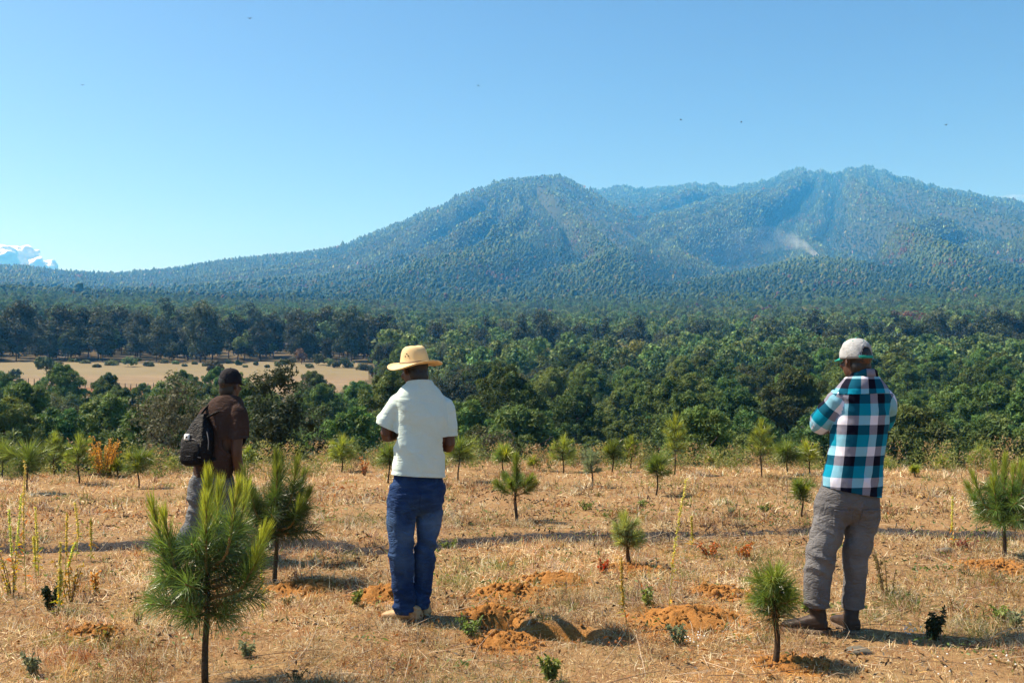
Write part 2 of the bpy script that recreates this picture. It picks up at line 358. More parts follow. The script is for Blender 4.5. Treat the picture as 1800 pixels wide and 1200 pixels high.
# ------------------------------------------------------------------ mountain forest (one mass: nobody could count it)
def visible(x, y, z, margin):
    """keeps what is not hidden behind nearer ground"""
    a = np.arctan2(x, y); r = np.hypot(x, y)
    na_ = 500; rs = np.geomspace(900, 5300, 160); aa = np.linspace(-.66, .66, na_)
    A2, R2 = np.meshgrid(aa, rs, indexing='ij'); zz = terrain((R2 * np.sin(A2)).ravel(), (R2 * np.cos(A2)).ravel()).reshape(A2.shape)
    el = np.maximum.accumulate((zz - CAMZ) / R2, axis=1)
    ia = np.clip(((a + .66) / 1.32 * (na_ - 1)).round().astype(int), 0, na_ - 1); ir = np.clip(np.searchsorted(rs, r) - 1, 0, len(rs) - 1)
    return (z + margin - CAMZ) / r >= el[ia, ir]
def scatter(r0, r1, a0, spacing, seed):
    g = np.random.default_rng(seed); out = []
    nrow = int((r1 - r0) / spacing)
    for i in range(nrow):
        r = r0 + (i + .5) * spacing; n = max(1, int(2 * a0 * r / spacing))
        a = (np.arange(n) + g.random(n)) / n * 2 * a0 - a0
        q = r + (g.random(n) - .5) * spacing * 1.2
        out.append(np.stack([q * np.sin(a), q * np.cos(a)], 1))
    return np.concatenate(out)
P1 = np.concatenate([scatter(740, 1300, .60, 5.6, 1), scatter(1300, 2200, .59, 5.9, 4)]); P2 = scatter(2200, 4500, .59, 7.0, 2)
FP = np.concatenate([P1, P2]); g = np.random.default_rng(5)
fz = terrain(FP[:, 0], FP[:, 1]); ok = visible(FP[:, 0], FP[:, 1], fz, 26) & (np.hypot(FP[:, 0], FP[:, 1]) < np.maximum(np.interp(pix_of(FP[:, 0], FP[:, 1]), *D1), np.interp(pix_of(FP[:, 0], FP[:, 1]), *D2)) + 60)
cl = fbm2(FP[:, 0] / 230, FP[:, 1] / 230, 71, 4)
ok &= g.random(len(cl)) < smooth(740, 1020, np.hypot(FP[:, 0], FP[:, 1]))
ok &= (cl + .35 * g.normal(size=len(cl)) > -.62); FP, fz, cl = FP[ok], fz[ok], cl[ok]; nT = len(FP)
pass
hh = g.lognormal(0, .22, nT) * np.interp(np.hypot(FP[:, 0], FP[:, 1]), [900, 1500, 2600, 4000], [4.6, 5.0, 6.6, 8.0]) * (1 + .35 * (g.random(nT) < .06)); ww = hh * g.uniform(.36, .55, nT); con = g.random(nT) < .45
fr_ = np.hypot(FP[:, 0], FP[:, 1])
def crowns(sel, K, prof_r, prof_h):
    n = int(sel.sum()); c = con[sel].astype(int); R3 = len(prof_r[0]); Vt = np.zeros((n, R3 * K + 1, 3)); az0 = g.random((n, 1)) * 6.28; h_, w_ = hh[sel], ww[sel]
    for ri in range(R3):
        th = az0 + np.arange(K)[None] / K * 6.283 + ri * .6; rr_ = w_[:, None] * np.array(prof_r)[c, ri][:, None] * g.uniform(.6, 1.3, (n, K))
        Vt[:, ri * K:(ri + 1) * K, 0] = FP[sel, :1] + rr_ * np.cos(th); Vt[:, ri * K:(ri + 1) * K, 1] = FP[sel, 1:] + rr_ * np.sin(th); Vt[:, ri * K:(ri + 1) * K, 2] = fz[sel][:, None] + h_[:, None] * np.array(prof_h)[c, ri][:, None] * g.uniform(.85, 1.15, (n, K))
    Vt[:, -1, 0] = FP[sel, 0]; Vt[:, -1, 1] = FP[sel, 1]; Vt[:, -1, 2] = fz[sel] + h_; tt = []
    for ri in range(R3 - 1):
        for j in range(K): a_, b_, c_, d_ = ri * K + j, ri * K + (j + 1) % K, (ri + 1) * K + j, (ri + 1) * K + (j + 1) % K; tt += [(a_, b_, d_), (a_, d_, c_)]
    for j in range(K): tt.append(((R3 - 1) * K + j, (R3 - 1) * K + (j + 1) % K, R3 * K))
    return Vt.reshape(-1, 3), (np.array(tt)[None] + (np.arange(n) * (R3 * K + 1))[:, None, None]).reshape(-1, 3), R3 * K + 1
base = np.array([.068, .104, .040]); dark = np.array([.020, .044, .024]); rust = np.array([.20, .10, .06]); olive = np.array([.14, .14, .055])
u = g.random(nT); curv = terrain(FP[:, 0], FP[:, 1]) - .25 * (terrain(FP[:, 0] + 70, FP[:, 1]) + terrain(FP[:, 0] - 70, FP[:, 1]) + terrain(FP[:, 0], FP[:, 1] + 70) + terrain(FP[:, 0], FP[:, 1] - 70)); u2 = np.clip(g.normal(.45 + .5 * cl + curv / 9, .20), 0, 1)  # curvature paints relief shading into the tint: lighter ridges, darker gully conifers
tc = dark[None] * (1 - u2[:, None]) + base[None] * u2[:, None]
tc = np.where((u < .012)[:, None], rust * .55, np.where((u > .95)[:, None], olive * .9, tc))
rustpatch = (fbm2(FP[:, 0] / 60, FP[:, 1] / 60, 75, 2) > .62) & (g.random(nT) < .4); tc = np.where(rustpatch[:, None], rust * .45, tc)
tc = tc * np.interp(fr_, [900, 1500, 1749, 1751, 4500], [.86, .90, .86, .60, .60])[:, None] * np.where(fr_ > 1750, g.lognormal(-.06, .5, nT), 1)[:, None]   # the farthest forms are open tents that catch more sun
ma = Acc()
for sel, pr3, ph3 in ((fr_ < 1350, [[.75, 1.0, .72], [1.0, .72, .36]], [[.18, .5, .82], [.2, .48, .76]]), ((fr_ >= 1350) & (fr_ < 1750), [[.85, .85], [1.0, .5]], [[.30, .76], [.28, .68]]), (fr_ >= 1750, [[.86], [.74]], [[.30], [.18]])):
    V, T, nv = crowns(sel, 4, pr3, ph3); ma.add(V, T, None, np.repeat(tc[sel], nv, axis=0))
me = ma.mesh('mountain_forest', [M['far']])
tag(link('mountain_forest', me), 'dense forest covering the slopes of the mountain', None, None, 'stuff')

# rock outcrops under the ridge
def rock(sx, sy, sz, seed, nu=14, nv=9):
    V, T, Q = ellipsoid((0, 0, 0), (sx, 0, 0), (0, sy, 0), (0, 0, sz), nu, nv)
    V = V * (1 + .35 * vn3(V / np.array([sx, sy, sz]) * 1.7 + seed, seed))[:, None] ; return V, T, Q
def march(px, py, r0=950, r1=5000):
    d = ray(px, py); h = math.hypot(d[0], d[1]); rs = np.linspace(r0, r1, 1500)
    X, Y, Z = d[0] / h * rs, d[1] / h * rs, CAMZ + d[2] / h * rs
    hit = np.nonzero(terrain(X, Y) >= Z)[0]
    i = hit[0] if len(hit) else int(np.argmin(Z - terrain(X, Y))); return np.array([X[i], Y[i], float(terrain(X[i:i+1], Y[i:i+1])[0])])
for n_, (px, py, sx, sz, lab) in enumerate([(1383, 350, 11, 20, 'tall pale cliff below the notch in the far ridge'), (1398, 330, 8, 12, 'small pale cliff just under the highest knob of the ridge'), (1212, 342, 9, 6, 'pale bare rock spot high on the far ridge slope'), (1545, 335, 13, 5, 'bare rock band under the rounded summit'), (1412, 303, 12, 10, 'dark rock knob on the crest of the ridge')]):
    p = march(px, py + 3); V, T, Q = rock(sx, sx * .7, sz, n_ + 3)
    tag(link('rock_outcrop', mesh_np('rock_outcrop', V, [T, Q], [M['cliff']]), None, p), lab, 'rock outcrop', 'rock outcrops of the mountain')

# ------------------------------------------------------------------ trees
def stars(acc, C, D, nl, w, n, rng, tint, tvar, spread=1.0, droop=0.0):
    """needle bunches: n narrow triangles radiating from every centre C, biased along D"""
    m = len(C); Ci = np.repeat(C, n, 0); Di = np.repeat(D, n, 0)
    d = nrm(rng.normal(size=(m * n, 3)) * spread + Di); d[:, 2] -= droop; d = nrm(d)
    L = nl * rng.uniform(.65, 1.15, (m * n, 1)); s = nrm(np.cross(d, rng.normal(size=(m * n, 3))))
    b = Ci + d * L * .12
    V = np.stack([b + s * w * .5, b - s * w * .5, Ci + d * L], 1).reshape(-1, 3)
    T = np.arange(len(V)).reshape(-1, 3)
    t = np.repeat(tint * rng.uniform(1 - tvar, 1 + tvar, (m, 1)), n, 0) if np.ndim(tint) == 1 else np.repeat(tint, n, 0)
    acc.add(V, T, None, np.repeat(t, 3, 0))
def quads(acc, P, N, size, rng, C):
    """single leaves: pointed quads"""
    m = len(P); a = nrm(np.cross(N, rng.normal(size=(m, 3)))); b = np.cross(N, a); s = size * rng.uniform(.6, 1.3, (m, 1))
    V = np.stack([P - a * s, P + b * s * .55, P + a * s, P - b * s * .55], 1).reshape(-1, 3)
    acc.add(V, None, np.arange(m * 4).reshape(-1, 4), np.repeat(C, 4, 0))
def trunk_acc(Hh, r, rng, branches=7, top=.85, lean=.05, start=.25, blen=.25, reach=99.):
    a = Acc(); P = bezier([(0, 0, -.3), (rng.normal() * lean * Hh * .3, rng.normal() * lean * Hh * .3, Hh * .35), (rng.normal() * lean * Hh * .5, rng.normal() * lean * Hh * .5, Hh * top)], 8)
    a.add(*tube(P, np.linspace(r, r * .2, 8), 7))
    for b in range(branches):
        t = start + (top - start) * (b + rng.random()) / branches; i = min(int(t / top * 7), 6); p0 = P[i]; az = rng.random() * 6.28
        q = p0 + np.array([math.cos(az), math.sin(az), .45]) * min(Hh * blen, reach) * rng.uniform(.6, 1.1)
        a.add(*tube(bezier([p0, (p0 + q) / 2 + (0, 0, -.02 * Hh), q], 5), np.linspace(r * .4, r * .1, 5), 5))
    return a
def make_pine(seed, Hh=9., Rr=2.7, nb=42, lod=0):
    """whorled limbs that end in dense brushes of needles"""
    rng = np.random.default_rng(seed); a = Acc(); C, D = [], []
    for b in range(nb):
        t = .20 + .80 * ((b + rng.random() * .8) / nb) ** .9; az = b * 2.39996 + rng.normal() * .3
        pr = math.sin(min(1, (t - .08) / .36) * math.pi / 2) * (max(.10, 1 - ((t - .46) / .58) ** 2) if t > .46 else 1)
        L = Rr * pr * rng.uniform(.68, 1.12); out = np.array([math.cos(az), math.sin(az), 0])
        for f in ((.55, 1.) if lod else (.5, .78, 1.)):
            C.append(np.array([0, 0, t * Hh * .95]) + out * L * f + np.array([0, 0, .30 * L * f * f]) + rng.normal(size=3) * .12); D.append(out * .45 + np.array([0, 0, .8]))
            if f > .6 and not lod:
                sd = np.array([-out[1], out[0], 0]) * rng.choice([-1, 1]) * L * .34
                C.append(C[-1] + sd + rng.normal(size=3) * .12); D.append(D[-1])
    C, D = np.array(C), np.array(D)
    tint = np.array([.070, .122, .032] if not lod else [.105, .172, .056]) * (1 + .22 * rng.normal(size=(len(C), 1))).clip(.5, 1.6) + np.array([.02, .008, 0]) * rng.random((len(C), 1))
    n = 84 if not lod else 14; sz = .56 if not lod else .85
    m = len(C); u_ = nrm(rng.normal(size=(m * n, 3)) + np.repeat(D, n, 0) * .75); Rb = sz * (.75 + .35 * rng.random((m * n, 1)))
    P = np.repeat(C, n, 0) + u_ * Rb * .62
    # each spray: a narrow pointed quad lying along the outside of its brush
    N_ = nrm(u_ + np.array([0, 0, .25]) + rng.normal(size=u_.shape) * .35); al = nrm(np.cross(N_, rng.normal(size=u_.shape))); al = nrm(al + u_ * .8); bt = nrm(np.cross(N_, al)); w = (.042 if not lod else .20) * rng.uniform(.7, 1.3, (m * n, 1)); L2 = sz * (.30 if not lod else .46) * rng.uniform(.7, 1.25, (m * n, 1))
    V = np.stack([P - al * L2, P + bt * w, P + al * L2, P - bt * w], 1).reshape(-1, 3)
    a.add(V, None, np.arange(m * n * 4).reshape(-1, 4), np.repeat(np.repeat(tint, n, 0) * rng.uniform(.75, 1.25, (m * n, 1)), 4, 0))
    return a, trunk_acc(Hh, .14, rng, 8 if not lod else 3, .9)
def make_oak(seed, Hh=8., Rr=3.0, nl=2200, leaf=.15, lobes=15, tint=(.055, .075, .026), squash=.85, low=.25):
    """a dome of lobes, each lobe a cluster of leafy clumps"""
    rng = np.random.default_rng(seed); a = Acc(); sub = 7
    for b in range(lobes):
        v = nrm(rng.normal(size=3)); v[2] = abs(v[2]) * 1.2 - .45 if low > .06 else v[2] * 1.05; q = rng.uniform(.35, .74)
        c = np.array([v[0] * Rr * q, v[1] * Rr * q, Hh * (low + (1 - low) * .5) + v[2] * Hh * (1 - low) * .5 * q * 1.15]); rl = Rr * rng.uniform(.30, .46)
        lt = rng.uniform(.8, 1.2)
        for s_ in range(sub):
            w_ = nrm(rng.normal(size=3) + np.array([0, 0, .35])); cc = c + w_ * rl * rng.uniform(.55, .85) * np.array([1, 1, squash]); rs_ = rl * rng.uniform(.34, .52)
            m = max(6, nl // (lobes * sub)); n = nrm(rng.normal(size=(m, 3)) + w_ * .35); rad_ = rs_ * (.55 + .55 * rng.random((m, 1)) ** .5)
            P = cc + n * rad_; N_ = nrm(n + np.array([0, 0, .2]) + rng.normal(size=(m, 3)) * .38)
            quads(a, P, N_, leaf, rng, np.array(tint) * (1 + .25 * rng.normal(size=(m, 1))).clip(.45, 1.7) * lt * rng.uniform(.85, 1.15))
        m = nl // (lobes * 5); n = nrm(rng.normal(size=(m, 3)))     # inner leaves
        quads(a, c + n * rl * .55 * rng.random((m, 1)), n, leaf * 1.6, rng, np.array(tint) * np.ones((m, 1)))
    return a, trunk_acc(Hh, min(.16, Hh * .02), rng, 8, .72, .1, .3, .3, Rr * .5)
def joined(ca, ta, name, mleaf):
    V = np.concatenate(ca.V + ta.V); F = []; mi = []
    nC = sum(len(v) for v in ca.V)
    for A_, off, m_ in ((ca, 0, 0), (ta, nC, 1)):
        for L_ in (A_.T, A_.Q):
            if L_: f = np.concatenate(L_) + off; F.append(f); mi.append(np.full(len(f), m_))
    # equal face sizes must be contiguous per array: mesh_np handles a list in order
    tint = np.concatenate([np.concatenate(ca.C), np.full((len(V) - nC, 3), .06)])
    return mesh_np(name, V, F, [mleaf, M['bark']], tint=tint, mat_idx=np.concatenate(mi))
PINES, OAKS, LODS = [], [], []
for i in range(4):
    ca, ta = make_pine(100 + i, 9, 2.6 + .3 * (i % 3), 40 + 3 * i)
    PINES.append((ca.mesh('pine_crown', [M['pine']]), ta.mesh('pine_trunk', [M['bark']], shade_smooth=True)))
OT = [(.062, .096, .030), (.078, .106, .034), (.048, .068, .030), (.112, .122, .042), (.038, .054, .027)]
for i in range(4):
    ca, ta = make_oak(200 + i, 8, 2.9 + .25 * (i % 3), 12000, .076, 13 + i, OT[(0, 1, 3, 4)[i]], .9, .12)
    OAKS.append((ca.mesh('oak_crown', [M['oak']]), ta.mesh('oak_trunk', [M['bark']], shade_smooth=True)))
for i in range(4):
    ca, ta = make_pine(300 + i, 10, 2.7 + .3 * i, 38, 1); LODS.append(joined(ca, ta, 'pine_form', M['pine']))
for i in range(4):
    ca, ta = make_oak(400 + i, 9, 3.6, 1500, .27, 12, np.array(OT[i]) * 1.6, .9, .12); LODS.append(joined(ca, ta, 'oak_form', M['oak']))
ca, ta = make_oak(431, 9, 3.2, 1200, .28, 10, (.20, .115, .07), .9, .15); LODS.append(joined(ca, ta, 'oak_form', M['oak']))
for i in range(3):                                     # dark broad oaks of the wood's edge, leafy to the ground
    ca, ta = make_oak(440 + i, 11.5, 4.2, 3600, .24, 20, ((.046, .062, .032), (.064, .078, .040), (.036, .050, .028))[i], .95, .02); LODS.append(joined(ca, ta, 'oak_form', M['oak']))
# specific shrubs and trees at the edge of the field (photo x, top y, distance, half width)
def placed_plant(name, cat, label, px, top, d, half, tint, nl, leaf, seed, lobes=14, group=None, base_py=None, low=.1, mat='oak'):
    top_p = at_depth(px, top, d); z0 = H(top_p[0], d) if base_py is None else at_depth(px, base_py, d)[2]
    Hh = max(.3, top_p[2] - z0)
    ca, ta = make_oak(seed, Hh, half * 1.12, nl, leaf, lobes, tint, .95, low)
    e = tag(empty(name, (top_p[0], d, z0)), label, cat, group)
    link('trunk', ta.mesh('trunk', [M['bark']], shade_smooth=True), e); link('crown', ca.mesh('crown', [M[mat]]), e); return e
placed_plant('oak_tree', 'oak tree', 'tall dark oak tree between the backpack man and the hat man', 500, 628, 27, 1.12, (.030, .040, .018), 13000, .045, 501, 26, None, None, .03)
placed_plant('shrub', 'shrub', 'silvery grey leaved shrub beside the man with the backpack', 305, 662, 25, 1.22, (.20, .215, .125), 11000, .036, 502, 22, None, None, .03)
placed_plant('shrub', 'shrub', 'small dark round shrub at the foot of the dark oak', 562, 762, 22, .40, (.035, .050, .022), 2600, .035, 503, 9)
placed_plant('shrub', 'shrub', 'grey brown shrub just beyond the field right of the hat man', 868, 708, 33, 1.35, (.095, .085, .048), 9000, .042, 504, 17)
placed_plant('shrub', 'shrub', 'low grey brown shrub behind the open branched sapling', 935, 755, 30, .8, (.085, .080, .045), 4200, .04, 505, 10)
placed_plant('oak_tree', 'oak tree', 'oak with purplish tinted crown in the ravine centre', 905, 678, 62, 2.1, (.115, .072, .068), 5200, .09, 506, 14)
placed_plant('oak_tree', 'oak tree', 'yellowish flat topped tree standing above the ravine wood', 1116, 604, 215, 4.2, (.17, .15, .035), 2600, .22, 507, 10, None, None, .4)
placed_plant('oak_tree', 'oak tree', 'dark broad oak right behind the straw hat', 800, 632, 120, 4.6, (.026, .034, .018), 5200, .15, 508, 16)
placed_plant('oak_tree', 'oak tree', 'dull reddish oak crown beyond the plaid shirt man', 1590, 552, 420, 9.5, (.15, .085, .055), 2600, .42, 509, 12)
placed_plant('shrub', 'shrub', 'dark green shrub filling the gap right of the plaid shirt man', 1625, 735, 31, 1.0, (.045, .058, .026), 6000, .04, 510, 13)
placed_plant('shrub', 'shrub', 'green leafy shrub at the field corner under the left wood', 40, 718, 26, 1.2, (.070, .10, .030), 6000, .04, 511, 13)
placed_plant('shrub', 'shrub', 'dark low shrub beneath the tall thin sapling', 1255, 745, 30, 1.1, (.035, .045, .022), 5000, .042, 512, 12)

# individual trees of the ravine wood
pts = scatter(33, 262, .60, 5.9, 33); g = np.random.default_rng(34)
pr, pp = np.hypot(pts[:, 0], pts[:, 1]), pix_of(pts[:, 0], pts[:, 1])
keep = ~in_field(pts[:, 0], pts[:, 1]) & ~((pp < 655) & (pr > 140)) & (g.random(len(pts)) < .95)
pts, pr, pp = pts[keep], pr[keep], pp[keep]; order = np.argsort(pr); pts, pr, pp = pts[order], pr[order], pp[order]
oakish = fbm2(pts[:, 0] / 28, pts[:, 1] / 28, 81, 2) + .18 * g.normal(size=len(pts)) > np.where(pp > 960, .16, .0)
zone_names = [(-9e9, 330, 'in front of the pale field'), (330, 690, 'between backpack man and hat man'), (690, 1000, 'in the dark middle wood'), (1000, 1420, 'between hat man and plaid man'), (1420, 9e9, 'behind the plaid shirt man')]
def zone(p): return next(s for a_, b_, s in zone_names if a_ <= p < b_)
npn = nok = 0; rest = []
zt = terrain(pts[:, 0], pts[:, 1])
for i in range(len(pts)):
    kind = 'oak_tree' if oakish[i] else 'pine_tree'
    hgt = g.uniform(.66, 1.24) * (.62 + .38 * min(1, max(0, (pr[i] - 33) / 30)))
    if pp[i] < 670: hgt = min(hgt, (1.6 - (-8 + 38 * g.random() - 9 * math.sin(pp[i] / 45)) / 1750 * pr[i] - zt[i]) / 9.0)
    if hgt < .25: continue
    if (kind == 'oak_tree' and nok >= 250) or (kind == 'pine_tree' and npn >= 295): rest.append((pts[i, 0], pts[i, 1], zt[i], hgt, kind)); continue
    v = (OAKS if oakish[i] else PINES)[int(g.integers(4))]
    near = pr[i] < 95; dist = 'near the slope foot' if near else 'farther up the slope'
    lab = ('rounded oak ' if oakish[i] else 'bushy pine ') + zone(pp[i]) + (', large' if near else ', small') + (' and tall' if hgt > 1.05 else ' and low' if hgt < .8 else '')
    if True:
        o = empty(kind, (pts[i, 0], pts[i, 1], zt[i]), g.random() * 6.28); o.scale = (hgt * g.uniform(.9, 1.1), hgt * g.uniform(.9, 1.1), hgt)
        link('trunk', v[1], o); link('crown', v[0], o)
    tag(o, lab, kind.replace('_', ' '), ('oaks ' if oakish[i] else 'pines ') + 'of the ravine wood')
    if oakish[i]: nok += 1
    else: npn += 1
print('individual trees', npn, nok, 'rest', len(rest))

# the wood beyond: instanced forms on points
pts = np.concatenate([scatter(246, 480, .60, 6.9, 44), scatter(480, 1040, .60, 5.6, 46)]); g = np.random.default_rng(45)
pr, pp = np.hypot(pts[:, 0], pts[:, 1]), pix_of(pts[:, 0], pts[:, 1])
keep = ~in_field(pts[:, 0], pts[:, 1]) & ~((pr < 262) & (pp > 640)) & ~((pp < 655) & (pr < 268))
keep &= ~((np.abs(pp - 1745) < 26) & (np.abs(pr - 520) < 60)) & ~((np.abs(pp - 955) < 22) & (np.abs(pr - 760) < 60))
keep &= g.random(len(pts)) < np.where(pr > 600, .9, .97) * (1 - smooth(760, 1040, pr))
pts, pr, pp = pts[keep], pr[keep], pp[keep]
ok_ = fbm2(pts[:, 0] / 45, pts[:, 1] / 45, 91, 2) + .2 * g.normal(size=len(pts)) > np.where(pr < 340, -.15, .12)
idx = np.where(ok_, 4 + g.integers(0, 4, len(pts)), g.integers(0, 4, len(pts))); idx = np.where(ok_ & (g.random(len(pts)) < .045), 8, idx)
edge = (pr > 255 + 14 * vn2(pp / 60, pp * 0, 95)) & (pr < np.where(pp < 640, 330, 345 + 0 * pp)) & ((pp < 700) | ((pr > 285) & (g.random(len(pts)) < .72))); idx = np.where(edge, 9 + g.integers(0, 3, len(pts)), idx); swap = edge & (g.random(len(pts)) < .22); idx = np.where(swap, g.integers(0, 8, len(pts)), idx)
scl = g.uniform(.72, 1.22, len(pts)) * np.interp(np.hypot(pts[:, 0], pts[:, 1]), [250, 350, 920], [1, .95, .62]) * np.where(edge, g.uniform(.62, 1.22, len(pts)), 1); pz = terrain(pts[:, 0], pts[:, 1])
if rest:
    ra = np.array([r_[:4] for r_ in rest]); pts = np.concatenate([pts, ra[:, :2]]); pz = np.concatenate([pz, ra[:, 2]]); scl = np.concatenate([scl, ra[:, 3] * .92])
    idx = np.concatenate([idx, [int(g.integers(4, 8)) if r_[4] == 'oak_tree' else int(g.integers(0, 4)) for r_ in rest]])
protos = bpy.data.collections.new('tree_forms')
for i, m_ in enumerate(LODS): protos.objects.link(bpy.data.objects.new('form_%02d' % i, m_))
pm = bpy.data.meshes.new('wood_points'); pm.vertices.add(len(pts)); pm.vertices.foreach_set('co', np.stack([pts[:, 0], pts[:, 1], pz], 1).astype(np.float32).ravel())
for nm, ty, arr in (('form', 'INT', idx.astype(np.int32)), ('size', 'FLOAT', scl.astype(np.float32)), ('turn', 'FLOAT', (g.random(len(pts)) * 6.283).astype(np.float32))):
    pm.attributes.new(nm, ty, 'POINT').data.foreach_set('value', arr)
wood = tag(link('far_woods', pm), 'unbroken wood of pines and oaks rising from the valley to the mountain', None, None, 'stuff')
ng = bpy.data.node_groups.new('scatter_trees', 'GeometryNodeTree')
ng.interface.new_socket('Geometry', in_out='INPUT', socket_type='NodeSocketGeometry'); ng.interface.new_socket('Geometry', in_out='OUTPUT', socket_type='NodeSocketGeometry')
N = ng.nodes.new; gi, go = N('NodeGroupInput'), N('NodeGroupOutput'); iop = N('GeometryNodeInstanceOnPoints'); ci = N('GeometryNodeCollectionInfo')
ci.inputs['Collection'].default_value = protos; ci.inputs['Separate Children'].default_value = True; ci.inputs['Reset Children'].default_value = True
def na_(nm, ty):
    q = N('GeometryNodeInputNamedAttribute'); q.data_type = ty; q.inputs['Name'].default_value = nm; return next(o for o in q.outputs if o.name == 'Attribute' and o.enabled)
cx = N('ShaderNodeCombineXYZ'); L_ = ng.links.new
L_(na_('turn', 'FLOAT'), cx.inputs['Z']); L_(gi.outputs[0], iop.inputs['Points']); L_(ci.outputs[0], iop.inputs['Instance']); iop.inputs['Pick Instance'].default_value = True
L_(na_('form', 'INT'), iop.inputs['Instance Index']); L_(cx.outputs[0], iop.inputs['Rotation']); L_(na_('size', 'FLOAT'), iop.inputs['Scale']); L_(iop.outputs[0], go.inputs[0])
md = wood.modifiers.new('scatter', 'NODES'); md.node_group = ng
print('far wood', len(pts))

# ------------------------------------------------------------------ haze
k = NT('haze'); k.t.nodes.remove(k.b)
pv = k.n('ShaderNodeVolumePrincipled'); pv.inputs['Density Attribute'].default_value = ''; pv.inputs['Color'].default_value = (*HAZE_COLOR, 1); pv.inputs['Density'].default_value = HAZE_DENSITY; pv.inputs['Anisotropy'].default_value = .1; pv.inputs['Absorption Color'].default_value = (1, 1, 1, 1)
k.l(pv.outputs[0], k.out.inputs['Volume']); k.m.cycles.homogeneous_volume = True
zlo, zhi = GV[:, 2].min() - 1, GV[:, 2].max() + 40
S = 5700.0
bv = np.array([(x, y, z) for z in (zlo, zhi) for x, y in ((-S, -S), (S, -S), (S, S), (-S, S))]); bq = np.array([(3, 2, 1, 0), (4, 5, 6, 7), (0, 1, 5, 4), (1, 2, 6, 5), (2, 3, 7, 6), (3, 0, 4, 7)])
tag(link('haze', mesh_np('haze', bv, bq, [k.m])), 'thin blue air between the field and the mountain', None, None, 'stuff')
# ------------------------------------------------------------------ cloth and people
def fabric(name, c1, c2, weave=420, fade=None, rough=.85, spec=.15, bump=.25, wr=14):
    k = NT(name); f = k.noise(6, 4); w = k.noise(weave, 2)
    c = k.mix(k.ramp(f, [(.3, 0), (.7, 1)]), c1, c2)
    if fade is not None: c = k.mix(k.ramp(k.attr('wear', 'Fac'), [(0, 0), (1, .85)]), c, fade)
    c = k.mix(k.ramp(w, [(.35, .25), (.6, 0)]), c, tuple(q * .5 for q in c1))
    k.color(c); k.rough(rough, spec); cr = k.n('ShaderNodeTexNoise'); cr.inputs['Scale'].default_value = wr; cr.inputs['Detail'].default_value = 3; cr.inputs['Distortion'].default_value = 1.4; mpn = k.n('ShaderNodeMapping'); mpn.inputs['Scale'].default_value = (.7, .7, 1.5); mpn.inputs['Rotation'].default_value = (.3, .5, 0); k.l(k.n('ShaderNodeTexCoord').outputs['Object'], mpn.inputs[0]); k.l(mpn.outputs[0], cr.inputs['Vector'])
    rdg = k.math('ABSOLUTE', k.math('SUBTRACT', cr.outputs['Fac'], .5)); k.bump(k.math('ADD', k.math('MULTIPLY', w, .08), k.math('MULTIPLY', rdg, -2.0)), bump * 2, .025)
    return k.m
def plain(name, c, rough=.6, spec=.3, var=.2, sc=30):
    k = NT(name); f = k.noise(sc, 4); k.color(k.ramp(f, [(.3, tuple(q * (1 - var) for q in c)), (.7, tuple(min(1, q * (1 + var)) for q in c))])); k.rough(rough, spec); k.bump(f, .15, .004); return k.m
M['skin'] = plain('brown_skin', (.075, .032, .020), .5, .4, .15, 25)
M['hair'] = plain('black_hair', (.012, .010, .010), .45, .4, .4, 160)
M['tee'] = fabric('pale_mint_cotton', (.56, .67, .62), (.62, .72, .67), 500, None, .9, .1, .15, 8)
M['jeans'] = fabric('blue_denim', (.006, .023, .080), (.013, .040, .125), 600, (.11, .20, .36), .85, .15, .3, 16)
M['chino'] = fabric('grey_brown_twill', (.094, .091, .095), (.13, .126, .13), 500, (.25, .24, .24), .85, .12, .3, 16)
M['trouser'] = fabric('grey_worn_cotton', (.085, .09, .10), (.13, .135, .145), 500, (.24, .24, .24), .85, .12, .35, 16)
M['brown_tee'] = fabric('brown_cotton', (.044, .026, .021), (.064, .038, .031), 500, None, .9, .1, .25, 12)
M['nylon'] = fabric('black_nylon', (.004, .004, .006), (.008, .008, .010), 300, None, .6, .2, .4, 20)
M['grey_mesh'] = fabric('grey_bag_cloth', (.007, .007, .009), (.013, .013, .015), 300, None, .8, .1, .3, 20)
M['white_patch'] = plain('white_patch', (.72, .72, .72), .6)
M['piping'] = plain('grey_piping', (.22, .2, .19), .5)
M['boot_tan'] = plain('tan_boot_leather', (.40, .25, .13), .65, .25, .25, 40)
M['boot_dark'] = plain('dark_brown_boot_leather', (.035, .020, .014), .6, .3, .3, 40)
M['sole'] = plain('boot_sole', (.12, .085, .06), .8, .15)
M['cap_grey'] = fabric('light_grey_cap_cotton', (.32, .33, .34), (.39, .40, .41), 500, None, .9, .1, .2, 20)
M['cap_teal'] = fabric('teal_cap_cotton', (.02, .28, .22), (.03, .36, .29), 500)
M['cap_black'] = fabric('faded_black_cap_cotton', (.009, .008, .012), (.024, .022, .027), 500)
M['eye'] = plain('eye_white', (.6, .58, .55), .2)
M['thread'] = plain('denim_stitching', (.20, .13, .06), .8)
k = NT('woven_straw')
w1 = k.n('ShaderNodeTexWave', bands_direction='Z'); w1.inputs['Scale'].default_value = 55; w1.inputs['Distortion'].default_value = .6; k.l(k.n('ShaderNodeTexCoord').outputs['Object'], w1.inputs[0])
k.color(k.mix(w1.outputs['Fac'], (.62, .43, .20), (.74, .55, .30))); k.rough(.75, .2); k.bump(w1.outputs['Fac'], .3, .003); M['straw'] = k.m
